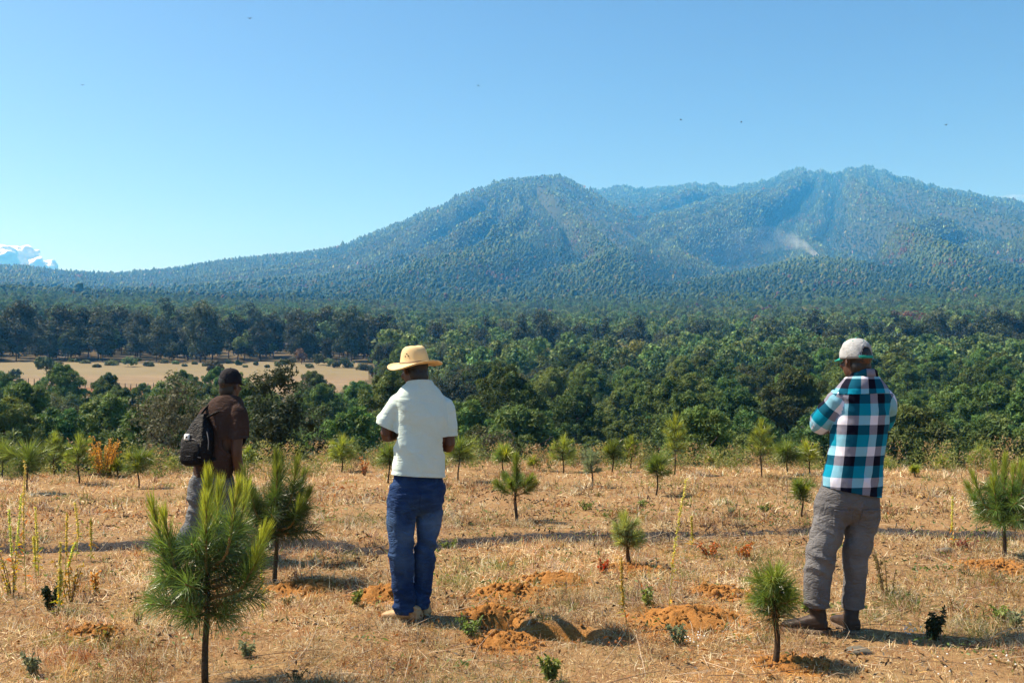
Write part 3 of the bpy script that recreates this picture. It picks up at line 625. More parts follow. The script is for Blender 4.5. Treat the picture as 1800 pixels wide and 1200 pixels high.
# buffalo check: warp and weft each white, dark, teal in turn; the cloth shows their mean
k = NT('teal_check_flannel')
uv = k.n('ShaderNodeUVMap'); uv.uv_map = 'check'; sp = k.n('ShaderNodeSeparateXYZ'); k.l(uv.outputs[0], sp.inputs[0])
def band(v):
    f = k.math('FRACT', v); nd = k.n('ShaderNodeValToRGB'); r = nd.color_ramp; r.interpolation = 'CONSTANT'
    while len(r.elements) < 3: r.elements.new(.5)
    for e, (p, c) in zip(r.elements, ((0, (.80, .79, .85)), (.30, (.055, .06, .11)), (.61, (.03, .45, .56)))): e.position = p; e.color = (*c, 1)
    k.l(f, nd.inputs[0]); return nd.outputs[0]
tw = k.n('ShaderNodeTexWave', bands_direction='DIAGONAL'); tw.inputs['Scale'].default_value = 160; k.l(k.n('ShaderNodeTexCoord').outputs['Object'], tw.inputs[0])
cc = k.mix(k.math('ADD', .42, k.math('MULTIPLY', tw.outputs['Fac'], .16)), band(sp.outputs['X']), band(sp.outputs['Y']))
k.color(k.mix(1.0, cc, cc, 'MULTIPLY')); k.rough(.9, .1); k.bump(k.noise(14, 5, .6), .25, .012); M['check'] = k.m

def vec(*a): return np.array(a, float)
def eval_mesh(V, T, Q, mods, name):
    F = [f for f in (T, Q) if f is not None and len(f)]
    me = mesh_np(name, V, F); o = bpy.data.objects.new(name, me); COL.objects.link(o)
    for ty, kw in mods:
        m = o.modifiers.new(ty, ty)
        for a_, v in kw.items(): setattr(m, a_, v)
    dg = bpy.context.evaluated_depsgraph_get(); res = bpy.data.meshes.new_from_object(o.evaluated_get(dg)); bpy.data.objects.remove(o); bpy.data.meshes.remove(me); res.name = name
    return res
def union(parts, voxel=.008, smooth_it=6, name='cloth'):
    """one continuous skin round overlapping closed forms"""
    a = Acc()
    for V, T, Q in parts: a.add(V, T, Q)
    return eval_mesh(np.concatenate(a.V), np.concatenate(a.T) if a.T else None, np.concatenate(a.Q), [('REMESH', dict(mode='VOXEL', voxel_size=voxel)), ('SMOOTH', dict(factor=.5, iterations=smooth_it))], name)
def coords(me):
    co = np.empty(len(me.vertices) * 3, np.float32); me.vertices.foreach_get('co', co); return co.reshape(-1, 3).astype(float)
def normals(me):
    n = np.empty(len(me.vertices) * 3, np.float32); me.vertices.foreach_get('normal', n); return n.reshape(-1, 3).astype(float)
def displace(me, fn):
    co = coords(me); me.update(); n = normals(me); d = fn(co, n); co = co + n * d[:, None]
    me.vertices.foreach_set('co', co.astype(np.float32).ravel()); me.update()
def cut(me, planes):
    """opens a closed garment: planes are (point, outward normal, reach or None for everywhere)"""
    bm = bmesh.new(); bm.from_mesh(me)
    for p, nn, rr in planes:
        p, nn = Vector(p), Vector(nn).normalized()
        if rr is None: geom = bm.verts[:] + bm.edges[:] + bm.faces[:]
        else:
            fs = [f for f in bm.faces if (f.calc_center_median() - p).length < rr]
            vs = {v for f in fs for v in f.verts}; es = {e for f in fs for e in f.edges}; geom = list(vs) + list(es) + fs
        bmesh.ops.bisect_plane(bm, geom=geom, plane_co=p, plane_no=nn, clear_outer=True)
    left = set(bm.verts); best = set()
    while left:
        st = [left.pop()]; comp = set(st)
        while st:
            for e in st.pop().link_edges:
                for w in e.verts:
                    if w in left: left.discard(w); comp.add(w); st.append(w)
        if len(comp) > len(best): best = comp
    bmesh.ops.delete(bm, geom=[v for v in bm.verts if v not in best], context='VERTS')
    bm.to_mesh(me); bm.free(); me.update(); return me
def thicken(me, t=.004, name='cloth'):
    o = bpy.data.objects.new(name, me); COL.objects.link(o); m = o.modifiers.new('s', 'SOLIDIFY'); m.thickness = t; m.offset = -1
    dg = bpy.context.evaluated_depsgraph_get(); r = bpy.data.meshes.new_from_object(o.evaluated_get(dg)); bpy.data.objects.remove(o); return r
def finish(name, me, mat, parent, label=None):
    me.materials.clear(); me.materials.append(mat); me.polygons.foreach_set('use_smooth', np.ones(len(me.polygons), bool)); me.update()
    o = link(name, me, parent)
    if label: o['label'] = label
    return o
def limb(pts, radii, n=18, k=14, depth=None):
    P = bezier(pts, k); t = np.linspace(0, len(pts) - 1, k); r = np.interp(t, range(len(pts)), radii)
    return tube(P, r if depth is None else np.stack([r, r * depth], 1), n)
def ridged(p, sx, sy, sz, seed):
    return 1 - 2 * np.abs(vn3(p * np.array([sx, sy, sz]) + seed * 1.37, seed))
def hand(wrist, d, palm_n, side, scale=1.0, curl=.5):
    """palm, four unequal bent fingers and a thumb; d = along the hand, palm_n = out of the palm, side = towards the thumb"""
    d, palm_n, side = nrm(vec(*d)), nrm(vec(*palm_n)), nrm(vec(*side)); w = vec(*wrist); out = []
    L = .095 * scale
    out.append(rings([(w - d * .02, side * .026 * scale, palm_n * .020 * scale), (w + d * L * .35, side * .038 * scale, palm_n * .018 * scale), (w + d * L, side * .042 * scale, palm_n * .014 * scale), (w + d * L * 1.08, side * .034 * scale, palm_n * .010 * scale)], 16))
    for i, (off, ln) in enumerate(((.032, .072), (.011, .080), (-.011, .075), (-.032, .058))):
        b = w + d * L * .93 + side * off * scale; dd = d; pts = [b - d * .02, b]
        for j in range(3):
            dd = nrm(dd + palm_n * curl * .55); b = b + dd * ln * scale * (.44, .32, .24)[j]; pts.append(b)
        out.append(limb(pts, [.0088 * scale, .0085 * scale, .0080 * scale, .0074 * scale, .0060 * scale], 8, 9))
    b = w + d * L * .25 + side * .030 * scale; dd = nrm(side * .8 + d * .7 + palm_n * .3); pts = [b - side * .015, b]
    for ln in (.040, .030, .024): b = b + dd * ln * scale; pts.append(b); dd = nrm(dd + d * .4 - side * .25 + palm_n * .2)
    out.append(limb(pts, [.013 * scale, .0125 * scale, .011 * scale, .0098 * scale, .0075 * scale], 8, 9)); return out
def head_parts(c, f, r, u, s=1.0):
    c, f, r, u = vec(*c), nrm(vec(*f)), nrm(vec(*r)), nrm(vec(*u)); P = []
    P.append(ellipsoid(c + u * .030 * s - f * .012 * s, r * .074 * s, f * .094 * s, u * .088 * s))
    P.append(ellipsoid(c - u * .030 * s + f * .026 * s, r * .060 * s, f * .066 * s, u * .082 * s))
    P.append(ellipsoid(c - u * .088 * s + f * .058 * s, r * .028 * s, f * .026 * s, u * .022 * s))           # chin
    P.append(rings([(c + u * .022 * s + f * .086 * s, r * .007, f * .010), (c - u * .012 * s + f * .102 * s, r * .011, f * .014), (c - u * .028 * s + f * .106 * s, r * .016, f * .014), (c - u * .036 * s + f * .094 * s, r * .014, f * .010)], 12))   # nose
    P.append(ellipsoid(c + u * .028 * s + f * .076 * s, r * .052, f * .014, u * .012))                       # brow
    P.append(ellipsoid(c - u * .055 * s + f * .084 * s, r * .024, f * .010, u * .006)); P.append(ellipsoid(c - u * .066 * s + f * .082 * s, r * .020, f * .010, u * .007))   # lips
    for sd in (-1, 1):
        P.append(ellipsoid(c + r * sd * .080 * s - f * .008 * s - u * .006 * s, r * sd * .010 + f * -.006, f * .018 - r * sd * .006, u * .032))   # ear
        P.append(ellipsoid(c + r * sd * .042 * s + f * .070 * s - u * .018 * s, r * .022, f * .018, u * .020))                                       # cheek
    return P
def eyes(c, f, r, u, parent, s=1.0):
    c, f, r, u = vec(*c), nrm(vec(*f)), nrm(vec(*r)), nrm(vec(*u))
    for sd in (-1, 1):
        V, T, Q = ellipsoid(c + r * sd * .031 * s + f * .080 * s + u * .006 * s, r * .012, f * .010, u * .007, 10, 8); link('eye', mesh_np('eye', V, [T, Q], [M['eye']], shade_smooth=True), parent)
def hair_cap(c, f, r, u, parent, s=1.0, low=.6):
    c, f, r, u = vec(*c), nrm(vec(*f)), nrm(vec(*r)), nrm(vec(*u))
    me = union([ellipsoid(c + u * .034 * s - f * .020 * s, r * .079 * s, f * .091 * s, u * .092 * s), ellipsoid(c - u * .030 * s - f * .040 * s, r * .070 * s, f * .054 * s, u * low * .09 * s)], .006, 4, 'hair')
    displace(me, lambda p, n: .0016 * vn3(p * 140, 3)); return finish('hair', me, M['hair'], parent)
def shoe(name, heel, toe_dir, length, width, height, mat, parent, shaft=None, label=None):
    h = vec(*heel); d = nrm(vec(*toe_dir)); w = vec(d[1], -d[0], 0); u = vec(0, 0, 1); L = length
    prof = [(0, .36, .50, .10), (.06, .42, .85, .5), (.22, .44, 1.0, .5), (.40, .42, .86, .5), (.58, .47, .64, .5), (.76, .50, .52, .5), (.92, .42, .42, .5), (1.0, .22, .24, .4)]
    parts = [rings([(h + d * L * t + u * (.014 + height * hh * .5), w * width * ww_, u * height * hh * .5) for t, ww_, hh, _ in prof], 18, 2.6)]
    if shaft is not None:
        parts.append(rings([(h + d * L * .22 + u * height * .5, w * width * .42, d * L * .20), (h + d * L * .19 + u * height * .95, w * width * .40, d * L * .18), (vec(*shaft), w * width * .42, d * L * .19)], 18))
    me = union(parts, .006, 3, name); displace(me, lambda p, n: .0022 * ridged(p, 26, 26, 60, 5))
    o = finish(name, me, mat, parent, label)
    V, T, Q = rings([(h + d * L * .5 + u * z, d * L * .535, w * width * .52) for z in (-.012, 0, .022)], 26, 2.9); link('sole', mesh_np('sole', V, [T, Q], [M['sole']]), o); return o
def trouser_mesh(hipc, hw, hd, r, f, zw, legs, name, seed, hems):
    """legs: list of (points, radii)"""
    hc = vec(*hipc)
    parts = [rings([(vec(hc[0] + (zw - z) * 0, hc[1], z) + vec(dx, 0, 0), r * w * hw, f * d * hd) for z, w, d, dx in ((zw + .05, .92, .92, 0), (zw - .02, .98, .98, 0), (hc[2] + .05, 1.02, 1.06, 0), (hc[2] - .03, 1.0, 1.05, 0), (hc[2] - .08, .93, .95, 0), (hc[2] - .125, .76, .80, 0), (hc[2] - .15, .42, .55, 0))], 26, 2.4)]
    for pts, rad_ in legs: parts.append(limb(pts, rad_, 20, 22, 1.05))
    me = union(parts, .0088, 6, name)
    def wr(p, n):
        z = p[:, 2]; kn = np.exp(-((z - .47) / .16) ** 2); an = np.exp(-((z - .13) / .11) ** 2); hp = np.exp(-((z - .74) / .10) ** 2)
        diag = p + np.stack([p[:, 2] * 0, p[:, 2] * 0, p[:, 0] * .55 + p[:, 1] * .4], 1)
        return .0135 * kn * ridged(diag, 6, 6, 13, seed) + .0135 * an * ridged(diag, 5, 5, 24, seed + 1) + .0105 * hp * ridged(diag, 6, 6, 13, seed + 2) + .0055 * ridged(diag, 9, 9, 8, seed + 3) + .002 * vn3(p * 38, seed + 4)
    displace(me, wr); cut(me, [(p, nn, .16) for p, nn in hems]); me = thicken(me, .004, name)
    co = coords(me); wear = np.clip(.8 * np.exp(-((co[:, 2] - .62) / .10) ** 2) * (.5 + .5 * vn3(co * 9, seed + 8)) + .6 * np.exp(-((co[:, 2] - .42) / .10) ** 2) * (.4 + .6 * vn3(co * 12, seed + 9)) + .25 * np.clip(ridged(co, 10, 10, 30, seed + 5) - .4, 0, 1), 0, 1)
    a = me.attributes.new('wear', 'FLOAT', 'POINT'); a.data.foreach_set('value', wear.astype(np.float32)); return me
def patch(src, sel_fn, planes, off, t, name, mat, parent):
    """a sewn-on piece that follows the garment under it"""
    bm = bmesh.new(); bm.from_mesh(src)
    bmesh.ops.delete(bm, geom=[f for f in bm.faces if not sel_fn(f.calc_center_median(), f.normal)], context='FACES')
    for p, nn in planes: bmesh.ops.bisect_plane(bm, geom=bm.verts[:] + bm.edges[:] + bm.faces[:], plane_co=Vector(p), plane_no=Vector(nn), clear_outer=True)
    bm.normal_update()
    for v in bm.verts: v.co += v.normal * off
    me = bpy.data.meshes.new(name); bm.to_mesh(me); bm.free()
    return finish(name, thicken(me, t, name), mat, parent)
Z = vec(0, 0, 1)
def zmap(px0, py0, sc):
    return (lambda px, py, y=0.0: vec((px - px0) / sc, y, (py0 - py) / sc))

# ============ the man in the straw hat
D1m = 6.42; S1 = FPX / D1m; m = zmap(715, 1090, S1)
g0 = on_ground(715, 1090)
P1m = tag(empty('person', (g0[0], g0[1], H(g0[0], g0[1]))), 'man in pale mint t-shirt, blue jeans and straw hat seen from behind', 'man')
f = nrm(vec(-.40, .92, 0)); r = vec(f[1], -f[0], 0)
hf = nrm(vec(-.62, .76, -.28)); hr = nrm(vec(.76, .62, 0)); hu = np.cross(hr, hf)
hc = m(727, 648) + vec(0, .03, 0)
skinp = head_parts(hc, hf, hr, hu, 1.02)
neck = m(735, 682); skinp.append(limb([neck - Z * .06, neck, hc - hf * .01 - hu * .02], [.068, .060, .058], 16, 8))
tor = [(m(737, 676), .070, .065), (m(736, 690), .125, .085), (m(736, 712), .155, .100), (m(738, 770), .150, .10), (m(736, 810), .142, .095), (m(734, 850), .135, .085), (m(734, 880), .10, .06)]
skinp.append(rings([(c, r * w, f * d) for c, w, d in tor], 24))
lsh, lel, lwr = m(697, 703, -.03), m(679, 762, -.02), m(700, 763, .21)
rsh, rel, rwr = m(778, 706, .07), m(787, 783, .07), m(752, 772, .29)
skinp.append(limb([lsh, (lsh + lel) / 2, lel, (lel + lwr) / 2, lwr], [.052, .046, .041, .040, .028])); skinp.append(limb([rsh, (rsh + rel) / 2, rel, (rel + rwr) / 2, rwr], [.052, .046, .041, .040, .028]))
skinp += hand(lwr, (.55, .75, .2), (0, -.2, 1), (-.6, .5, .3), 1, .55) + hand(rwr, (-.75, .6, .1), (0, -.2, 1), (.4, .8, .2), 1, .55)
for a, b, c in ((m(708, 860, -.02), m(708, 970, -.04), m(713, 1072, -.02)), (m(755, 860, .05), m(745, 970, .05), m(738, 1066, .07))): skinp.append(limb([a, b, c], [.060, .050, .038]))
finish('body', union(skinp, .0075, 3, 'body'), M['skin'], P1m); eyes(hc, hf, hr, hu, P1m); hair_cap(hc, hf, hr, hu, P1m, 1.0, 1.0)
def tee(parts_torso, sleeves, hem, neckp, seed, name, mat, parent, amp=1.0, label=None):
    parts = [rings(parts_torso, 30, 2.25)]
    for s_ in sleeves: parts.append(limb(s_['pts'], s_['rad'], 20, 12))
    me = union(parts, .0078, 14, name); h0 = hem[0][2]
    def wr(p, n):
        z = p[:, 2] - h0; sw = p + np.stack([p[:, 2] * 0, p[:, 2] * 0, p[:, 0] * .9], 1)
        low = np.exp(-((z - .12) / .10) ** 2); mid = np.exp(-((z - .34) / .16) ** 2); arm = 0
        for s_ in sleeves: arm = arm + np.exp(-(np.linalg.norm(p - np.asarray(s_['pts'][0]), axis=1) / .13) ** 2)
        v = low * (.0045 * ridged(sw, 2.6, 2.6, 11, seed) + .004 * ridged(sw, 5, 5, 16, seed + 3)) + mid * .013 * ridged(sw, 5, 5, 6, seed + 1) + .005 * ridged(sw, 8, 8, 5, seed + 2)
        for s_ in sleeves:
            q0, q1 = np.asarray(s_['pts'][1]), np.asarray(s_['pts'][2]); dd = nrm(q1 - q0); t_ = (p - q0) @ dd - .012; rr_ = np.linalg.norm(p - q0 - ((p - q0) @ dd)[:, None] * dd, axis=1)
            v = v - 0 * t_
            e_ = (p - np.asarray(s_['cut'])) @ nrm(np.asarray(s_['n'])); v = v - .0025 * np.exp(-((e_ + .024) / .004) ** 2) * (np.linalg.norm(p - np.asarray(s_['cut']), axis=1) < .11)
        hz_ = (p - np.asarray(hem[0])) @ nrm(np.asarray(hem[1])); v = v - .0028 * np.exp(-((hz_ + .026) / .004) ** 2)
        return amp * (v + np.clip(arm, 0, 1) * .007 * ridged(p + np.stack([p[:, 2] * .8, p[:, 2] * 0, p[:, 0] * -.8], 1), 11, 6, 9, seed + 4) + .0015 * vn3(p * 40, seed + 5))
    displace(me, wr); pl = [(hem[0], hem[1], None), (neckp[0], neckp[1], .15)] + [(s_['cut'], s_['n'], .13) for s_ in sleeves]
    cut(me, pl); me = thicken(me, .0045, name); return finish(name, me, mat, parent, label)
tor = [(m(737, 664), .072, .068), (m(736, 672), .088, .078), (m(736, 684), .132, .094), (m(736, 700), .163, .108), (m(738, 730), .174, .122), (m(738, 770), .170, .125), (m(737, 800), .165, .122), (m(734, 830), .176, .128), (m(733, 850), .182, .130)]
sl = [dict(pts=[lsh + vec(.045, .01, .004), lsh + vec(-.008, 0, -.035), m(681, 738, -.025), m(674, 766, -.02)], rad=[.056, .063, .061, .060], cut=m(678.5, 748, -.022), n=(-.42, 0, -.91)),
      dict(pts=[rsh + vec(-.045, -.01, .004), rsh + vec(.006, 0, -.035), m(787, 745, .07), m(788, 783, .07)], rad=[.056, .062, .057, .055], cut=m(788, 765, .07), n=(.05, 0, -1))]
tshirt = tee([(c, r * w, f * d) for c, w, d in tor], sl, (m(733, 834), (-.07, -.05, -1)), (m(736, 667), nrm(hu * .3 + Z)), 11, 'shirt', M['tee'], P1m)
V, T, Q = tube([vec(m(736, 670)[0] + .078 * math.cos(t) * r[0] + .070 * math.sin(t) * f[0], .078 * math.cos(t) * r[1] + .070 * math.sin(t) * f[1], m(736, 670)[2] + .004 - .012 * math.sin(t)) for t in np.linspace(0, 2 * math.pi, 33)], np.full(33, .007), 8)
link('collar_rib', mesh_np('collar_rib', V, [T, Q], [M['tee']], shade_smooth=True), tshirt)
legs = [([m(710, 850, -.01), m(706, 900, -.03), m(706, 965, -.045), m(709, 1020, -.03), m(712, 1080, -.02)], [.095, .088, .073, .067, .066]),
        ([m(757, 850, .05), m(753, 900, .05), m(746, 965, .045), m(741, 1020, .06), m(735, 1076, .07)], [.093, .086, .068, .061, .060])]
jeans = trouser_mesh(m(733, 862, .02), .162, .115, r, f, .94, legs, 'jeans', 21, [(m(712, 1073, -.02), (0, 0, -1)), (m(736, 1069, .07), (0, 0, -1))])
jo = finish('jeans', jeans, M['jeans'], P1m)
for px in (713, 757):
    c = m(px, 880, 0); patch(jeans, lambda q, n, c=c: abs(q.x - c[0]) < .085 and abs(q.z - c[2]) < .085 and n.y < -.25 and (q.x - m(735, 0)[0]) * (c[0] - m(735, 0)[0]) > 0 and q.y < c[1], [(c + vec(-.062, 0, 0), (-1, 0, .06)), (c + vec(.062, 0, 0), (1, 0, .06)), (c + vec(0, 0, .068), (0, 0, 1)), (c + vec(0, 0, -.060), (-.35, 0, -1)), (c + vec(0, 0, -.060), (.35, 0, -1))], .0045, .003, 'back_pocket', M['jeans'], jo)
shoe('boot', m(741, 1091, -.02) + vec(0, 0, .004), (-.95, .30, 0), .275, .098, .095, M['boot_tan'], P1m, m(720, 1060, -.02)); shoe('boot', m(752, 1089, .06) + vec(0, 0, .004), (-.80, .60, 0), .270, .098, .095, M['boot_tan'], P1m, m(739, 1058, .07))
# straw hat
def straw_hat(c, ax, ay, up, parent):
    a = Acc(); n = 56; th = np.arange(n) / n * 2 * math.pi
    prof = [(.030, .122, 0), (.052, .118, 0), (.066, .108, 0), (.075, .093, 0), (.081, .074, 0), (.086, .048, 0), (.091, .022, 0), (.097, .008, 0), (.112, .002, .15), (.132, -.002, .45), (.152, -.004, .8), (.168, -.002, 1.0), (.174, .003, 1.08), (.173, -.003, 1.08), (.150, -.010, .8), (.112, -.006, .15), (.096, .002, 0)]
    R = []
    for rr_, z, cu in prof:
        k1 = 1.10; x = rr_ * np.cos(th); y = rr_ * k1 * np.sin(th)
        dent = np.zeros(n) if z < .07 else -.005 * np.exp(-(x / .030) ** 2) * (z - .07) / .05 - .006 * np.exp(-((y - .06) / .04) ** 2) * (z - .07) / .05
        zz = z + dent + cu * (-.017 * np.cos(2 * th) - .004 + .003 * np.sin(3 * th + 1))
        R.append(c + x[:, None] * ax + y[:, None] * ay + zz[:, None] * up)
    top = c + up * (.100); V = np.concatenate([top[None]] + R); m_ = len(prof); i, j = np.meshgrid(np.arange(m_ - 1), np.arange(n), indexing='ij'); jj2 = (j + 1) % n
    Q = np.stack([1 + i * n + j, 1 + (i + 1) * n + j, 1 + (i + 1) * n + jj2, 1 + i * n + jj2], -1).reshape(-1, 4); jx = np.arange(n); T = np.stack([np.zeros(n, int), 1 + jx, 1 + (jx + 1) % n], 1)
    o = link('straw_hat', mesh_np('straw_hat', V, [T, Q], [M['straw']], shade_smooth=True), parent)
    band = np.concatenate([c + (rr_ * np.cos(th))[:, None] * ax + (rr_ * 1.10 * np.sin(th))[:, None] * ay + z * up for rr_, z in ((.0985, .006), (.0975, .010), (.0945, .018), (.0915, .020))])
    V2, T2, Q2 = skin(band, 4, n, False); link('hat_band', mesh_np('hat_band', V2, Q2, [plain('dark_straw_band', (.22, .13, .06))], shade_smooth=True), o)
    for az, z in ((3.35, .055), (3.62, .056), (3.48, .070), (5.9, .06), (6.15, .06)):
        q = c + (.0848 - (z - .055) * .22) * (math.cos(az) * ax + 1.1 * math.sin(az) * ay) + up * z; V3, T3, Q3 = ellipsoid(q, ax * .0045, ay * .0045, up * .0045, 8, 6); link('eyelet', mesh_np('eyelet', V3, [T3, Q3], [M['boot_dark']]), o)
    return o
hup = nrm(hu * .35 + Z * .65 + vec(-.02, -.10, 0)); hx = nrm(np.cross(hf, hup)); hy = np.cross(hup, hx)
straw_hat(hc + hup * .040 - hf * .006, hx, hy, hup, P1m)

# ============ the man in the plaid shirt
D2m = 6.17; S2 = FPX / D2m; m = zmap(1480, 1108, S2)
g0 = on_ground(1480, 1108)
P2m = tag(empty('person', (g0[0], g0[1], H(g0[0], g0[1]))), 'man in teal, white and black plaid shirt and light grey cap, arms crossed', 'man')
f = nrm(vec(-.22, .97, 0)); r = vec(f[1], -f[0], 0)
hf = nrm(vec(-.36, .93, -.05)); hr = nrm(vec(.93, .36, 0)); hu = np.cross(hr, hf)
hc = m(1512, 632) + vec(0, .02, 0)
skinp = head_parts(hc, hf, hr, hu, 1.04)
neck = m(1518, 662); skinp.append(limb([neck - Z * .07, neck, hc - hf * .02 - hu * .03], [.070, .063, .060], 16, 8))
skinp.append(rings([(c, r * w, f * d) for c, w, d in [(m(1520, 664), .07, .065), (m(1520, 680), .13, .09), (m(1519, 705), .16, .10), (m(1514, 770), .15, .10), (m(1502, 830), .145, .098), (m(1498, 880), .14, .085), (m(1495, 900), .10, .06)]], 24))
lsh, lel, lwr = m(1473, 698, -.03), m(1449, 742, .06), m(1512, 738, .24)
rsh, rel, rwr = m(1563, 698, .04), m(1571, 742, .16), m(1500, 742, .30)
skinp.append(limb([lsh, lel, lwr], [.05, .042, .03])); skinp.append(limb([rsh, rel, rwr], [.05, .042, .03]))
skinp += hand(lwr, (.95, .25, .1), (0, -1, .1), (0, .2, 1), 1, .35) + hand(rwr, (-.95, .1, .1), (0, -1, 0), (0, .2, 1), 1, .35)
for a, b, c in ((m(1468, 885, 0), m(1442, 975, -.02), m(1434, 1066, -.02)), (m(1520, 885, .02), m(1510, 975, .04), m(1504, 1070, .05))): skinp.append(limb([a, b, c], [.062, .052, .040]))
finish('body', union(skinp, .0075, 3, 'body'), M['skin'], P2m); eyes(hc, hf, hr, hu, P2m); hair_cap(hc, hf, hr, hu, P2m, .99, .7)
TORS = [(m(1523, 656), .078, .07), (m(1521, 664), .105, .085), (m(1520, 676), .150, .100), (m(1519, 692), .176, .112), (m(1518, 720), .180, .124), (m(1514, 760), .176, .128), (m(1508, 800), .176, .128), (m(1502, 840), .184, .132), (m(1499, 872), .188, .134), (m(1498, 885), .188, .134)]
tz = np.array([c[2] for c, _, _ in TORS])[::-1]; txc = np.array([c[0] for c, _, _ in TORS])[::-1]; twd = np.array([w for _, w, _ in TORS])[::-1]
LA = [lsh + vec(.03, .01, .02), lsh + vec(-.006, .01, -.03), lel, (lel + lwr) / 2, lwr]; RA = [rsh + vec(-.03, 0, .02), rsh + vec(.006, .01, -.03), rel, (rel + rwr) / 2, rwr]
parts = [rings([(c, r * w, f * d) for c, w, d in TORS], 32, 2.2), limb(LA, [.064, .068, .064, .054, .046], 20, 20), limb(RA, [.064, .067, .062, .054, .046], 20, 20)]
me = union(parts, .0072, 6, 'shirt')
def wr2(p, n):
    sw = p + np.stack([p[:, 2] * 0, p[:, 2] * 0, p[:, 0] * 1.1], 1); lft = np.exp(-((p[:, 0] - np.interp(p[:, 2], tz, txc) + .10) / .09) ** 2) * (p[:, 2] > .85)
    arm = sum(np.exp(-(np.linalg.norm(p - q, axis=1) / .14) ** 2) for q in (lel, rel, lsh, rsh))
    low = np.exp(-((p[:, 2] - .95) / .12) ** 2)
    return .009 * lft * ridged(sw, 5, 5, 11, 41) + .008 * np.clip(arm, 0, 1) * ridged(p + np.stack([p[:, 2] * .7, p[:, 2] * 0, p[:, 0] * .7], 1), 10, 7, 13, 42) + .006 * low * ridged(sw, 4, 4, 10, 43) + .0035 * ridged(sw, 7, 7, 6, 44) + .0015 * vn3(p * 40, 45)
displace(me, wr2)
cut(me, [(m(1500, 861), (.0, -.05, -1) if 0 else (-.19, 0, -1), None), (m(1523, 660), (0, .1, 1), .14), (lwr - (lwr - lel) * .06, lwr - lel, .09), (rwr - (rwr - rel) * .06, rwr - rel, .09)])
me = thicken(me, .0045, 'shirt')
def check_uv(me, yoke_z=None):
    co = coords(me); PER = .190
    th_ = np.arctan2((co - vec(0, 0, 0)) @ f, (co[:, 0] - np.interp(co[:, 2], tz, txc)) * r[0] + co[:, 1] * r[1])
    back = np.where(th_ > math.pi / 2, th_ - 2 * math.pi, th_)                     # -pi/2 is the middle of the back
    u_t = (back + math.pi / 2) * .165 / PER; v_t = -co[:, 2] / PER
    def arm_uv(PT):
        PT = np.array(PT); best = np.full(len(co), 9.); s_at = np.zeros(len(co)); an = np.zeros(len(co)); acc = 0
        for a_, b_ in zip(PT[:-1], PT[1:]):
            d_ = b_ - a_; L = np.linalg.norm(d_); d_ = d_ / L; t = np.clip((co - a_) @ d_, 0, L); q = co - a_ - t[:, None] * d_; dist = np.linalg.norm(q, axis=1)
            e1 = nrm(np.cross(d_, [0, 0, 1.])); e2 = np.cross(d_, e1); k_ = dist < best; best = np.where(k_, dist, best); s_at = np.where(k_, acc + t, s_at); an = np.where(k_, np.arctan2(q @ e1, q @ e2), an); acc += L
        return best, an * .062 / PER, s_at / PER
    bl, ul, vl = arm_uv(LA[1:]); br, ur, vr = arm_uv(RA[1:])
    off = (co[:, 0] - np.interp(co[:, 2], tz, txc)) * r[0] + co[:, 1] * r[1]
    isl = (bl < .085) & (off < -np.interp(co[:, 2], tz, twd) * .80); isr = (br < .085) & (off > np.interp(co[:, 2], tz, twd) * .80)
    fl = co @ f; isl |= (bl < .07) & (fl > .15); isr |= (br < .07) & (fl > .15)
    reg = np.where(isl, 1, np.where(isr, 2, 0)); UV = np.stack([np.where(reg == 0, u_t + .07, np.where(reg == 1, ul + .3, ur + .6)), np.where(reg == 0, v_t + .10, np.where(reg == 1, vl + .2, vr))], 1)
    lv = np.empty(len(me.loops), np.int32); me.loops.foreach_get('vertex_index', lv); ls = np.empty(len(me.polygons), np.int32); me.polygons.foreach_get('loop_start', ls); lt = np.empty(len(me.polygons), np.int32); me.polygons.foreach_get('loop_total', lt)
    luv = UV[lv]; first = np.repeat(reg[lv[ls]], lt); alt = [np.stack([u_t + .07, v_t + .10], 1), np.stack([ul + .3, vl + .2], 1), np.stack([ur + .6, vr], 1)]
    for q in range(3): luv = np.where((first == q)[:, None], alt[q][lv], luv)
    layer = me.uv_layers.new(name='check'); layer.data.foreach_set('uv', luv.astype(np.float32).ravel())
check_uv(me); shirt = finish('shirt', me, M['check'], P2m)
# yoke and collar, cut from the same cloth on another line of the check
yk = patch(me, lambda q, n: q.z > m(0, 697)[2] - .02 and n.y < .5 and abs(q.x - m(1519, 0)[0]) < .19, [(m(1519, 688), (.03, 0, -1)), (m(1470, 690), (-1, 0, .35)), (m(1568, 690), (1, 0, .35)), (m(1519, 690, .04), (0, 1, 0))], .004, .003, 'yoke', M['check'], shirt)
for L_uv in yk.data.uv_layers:
    arr = np.empty(len(L_uv.data) * 2, np.float32); L_uv.data.foreach_get('uv', arr); arr = arr.reshape(-1, 2) + np.array([.36, .47], np.float32); L_uv.data.foreach_set('uv', arr.ravel())
cth = np.linspace(-math.pi * 1.28, math.pi * .28, 40); cc0 = m(1523, 656)
def cring(rx, ry, z): return [cc0 + rx * math.cos(t) * r + ry * math.sin(t) * f + vec(0, 0, z + .010 * (1 - math.sin(t)) - (.024 if z < 0 else 0) * max(0, math.sin(t))) for t in cth]
CR = np.array(cring(.070, .066, .010) + cring(.073, .069, .020) + cring(.079, .075, .016) + cring(.088, .084, -.026)); nC = len(cth)
i, j = np.meshgrid(np.arange(3), np.arange(nC - 1), indexing='ij'); Q = np.stack([i * nC + j, i * nC + j + 1, (i + 1) * nC + j + 1, (i + 1) * nC + j], -1).reshape(-1, 4)
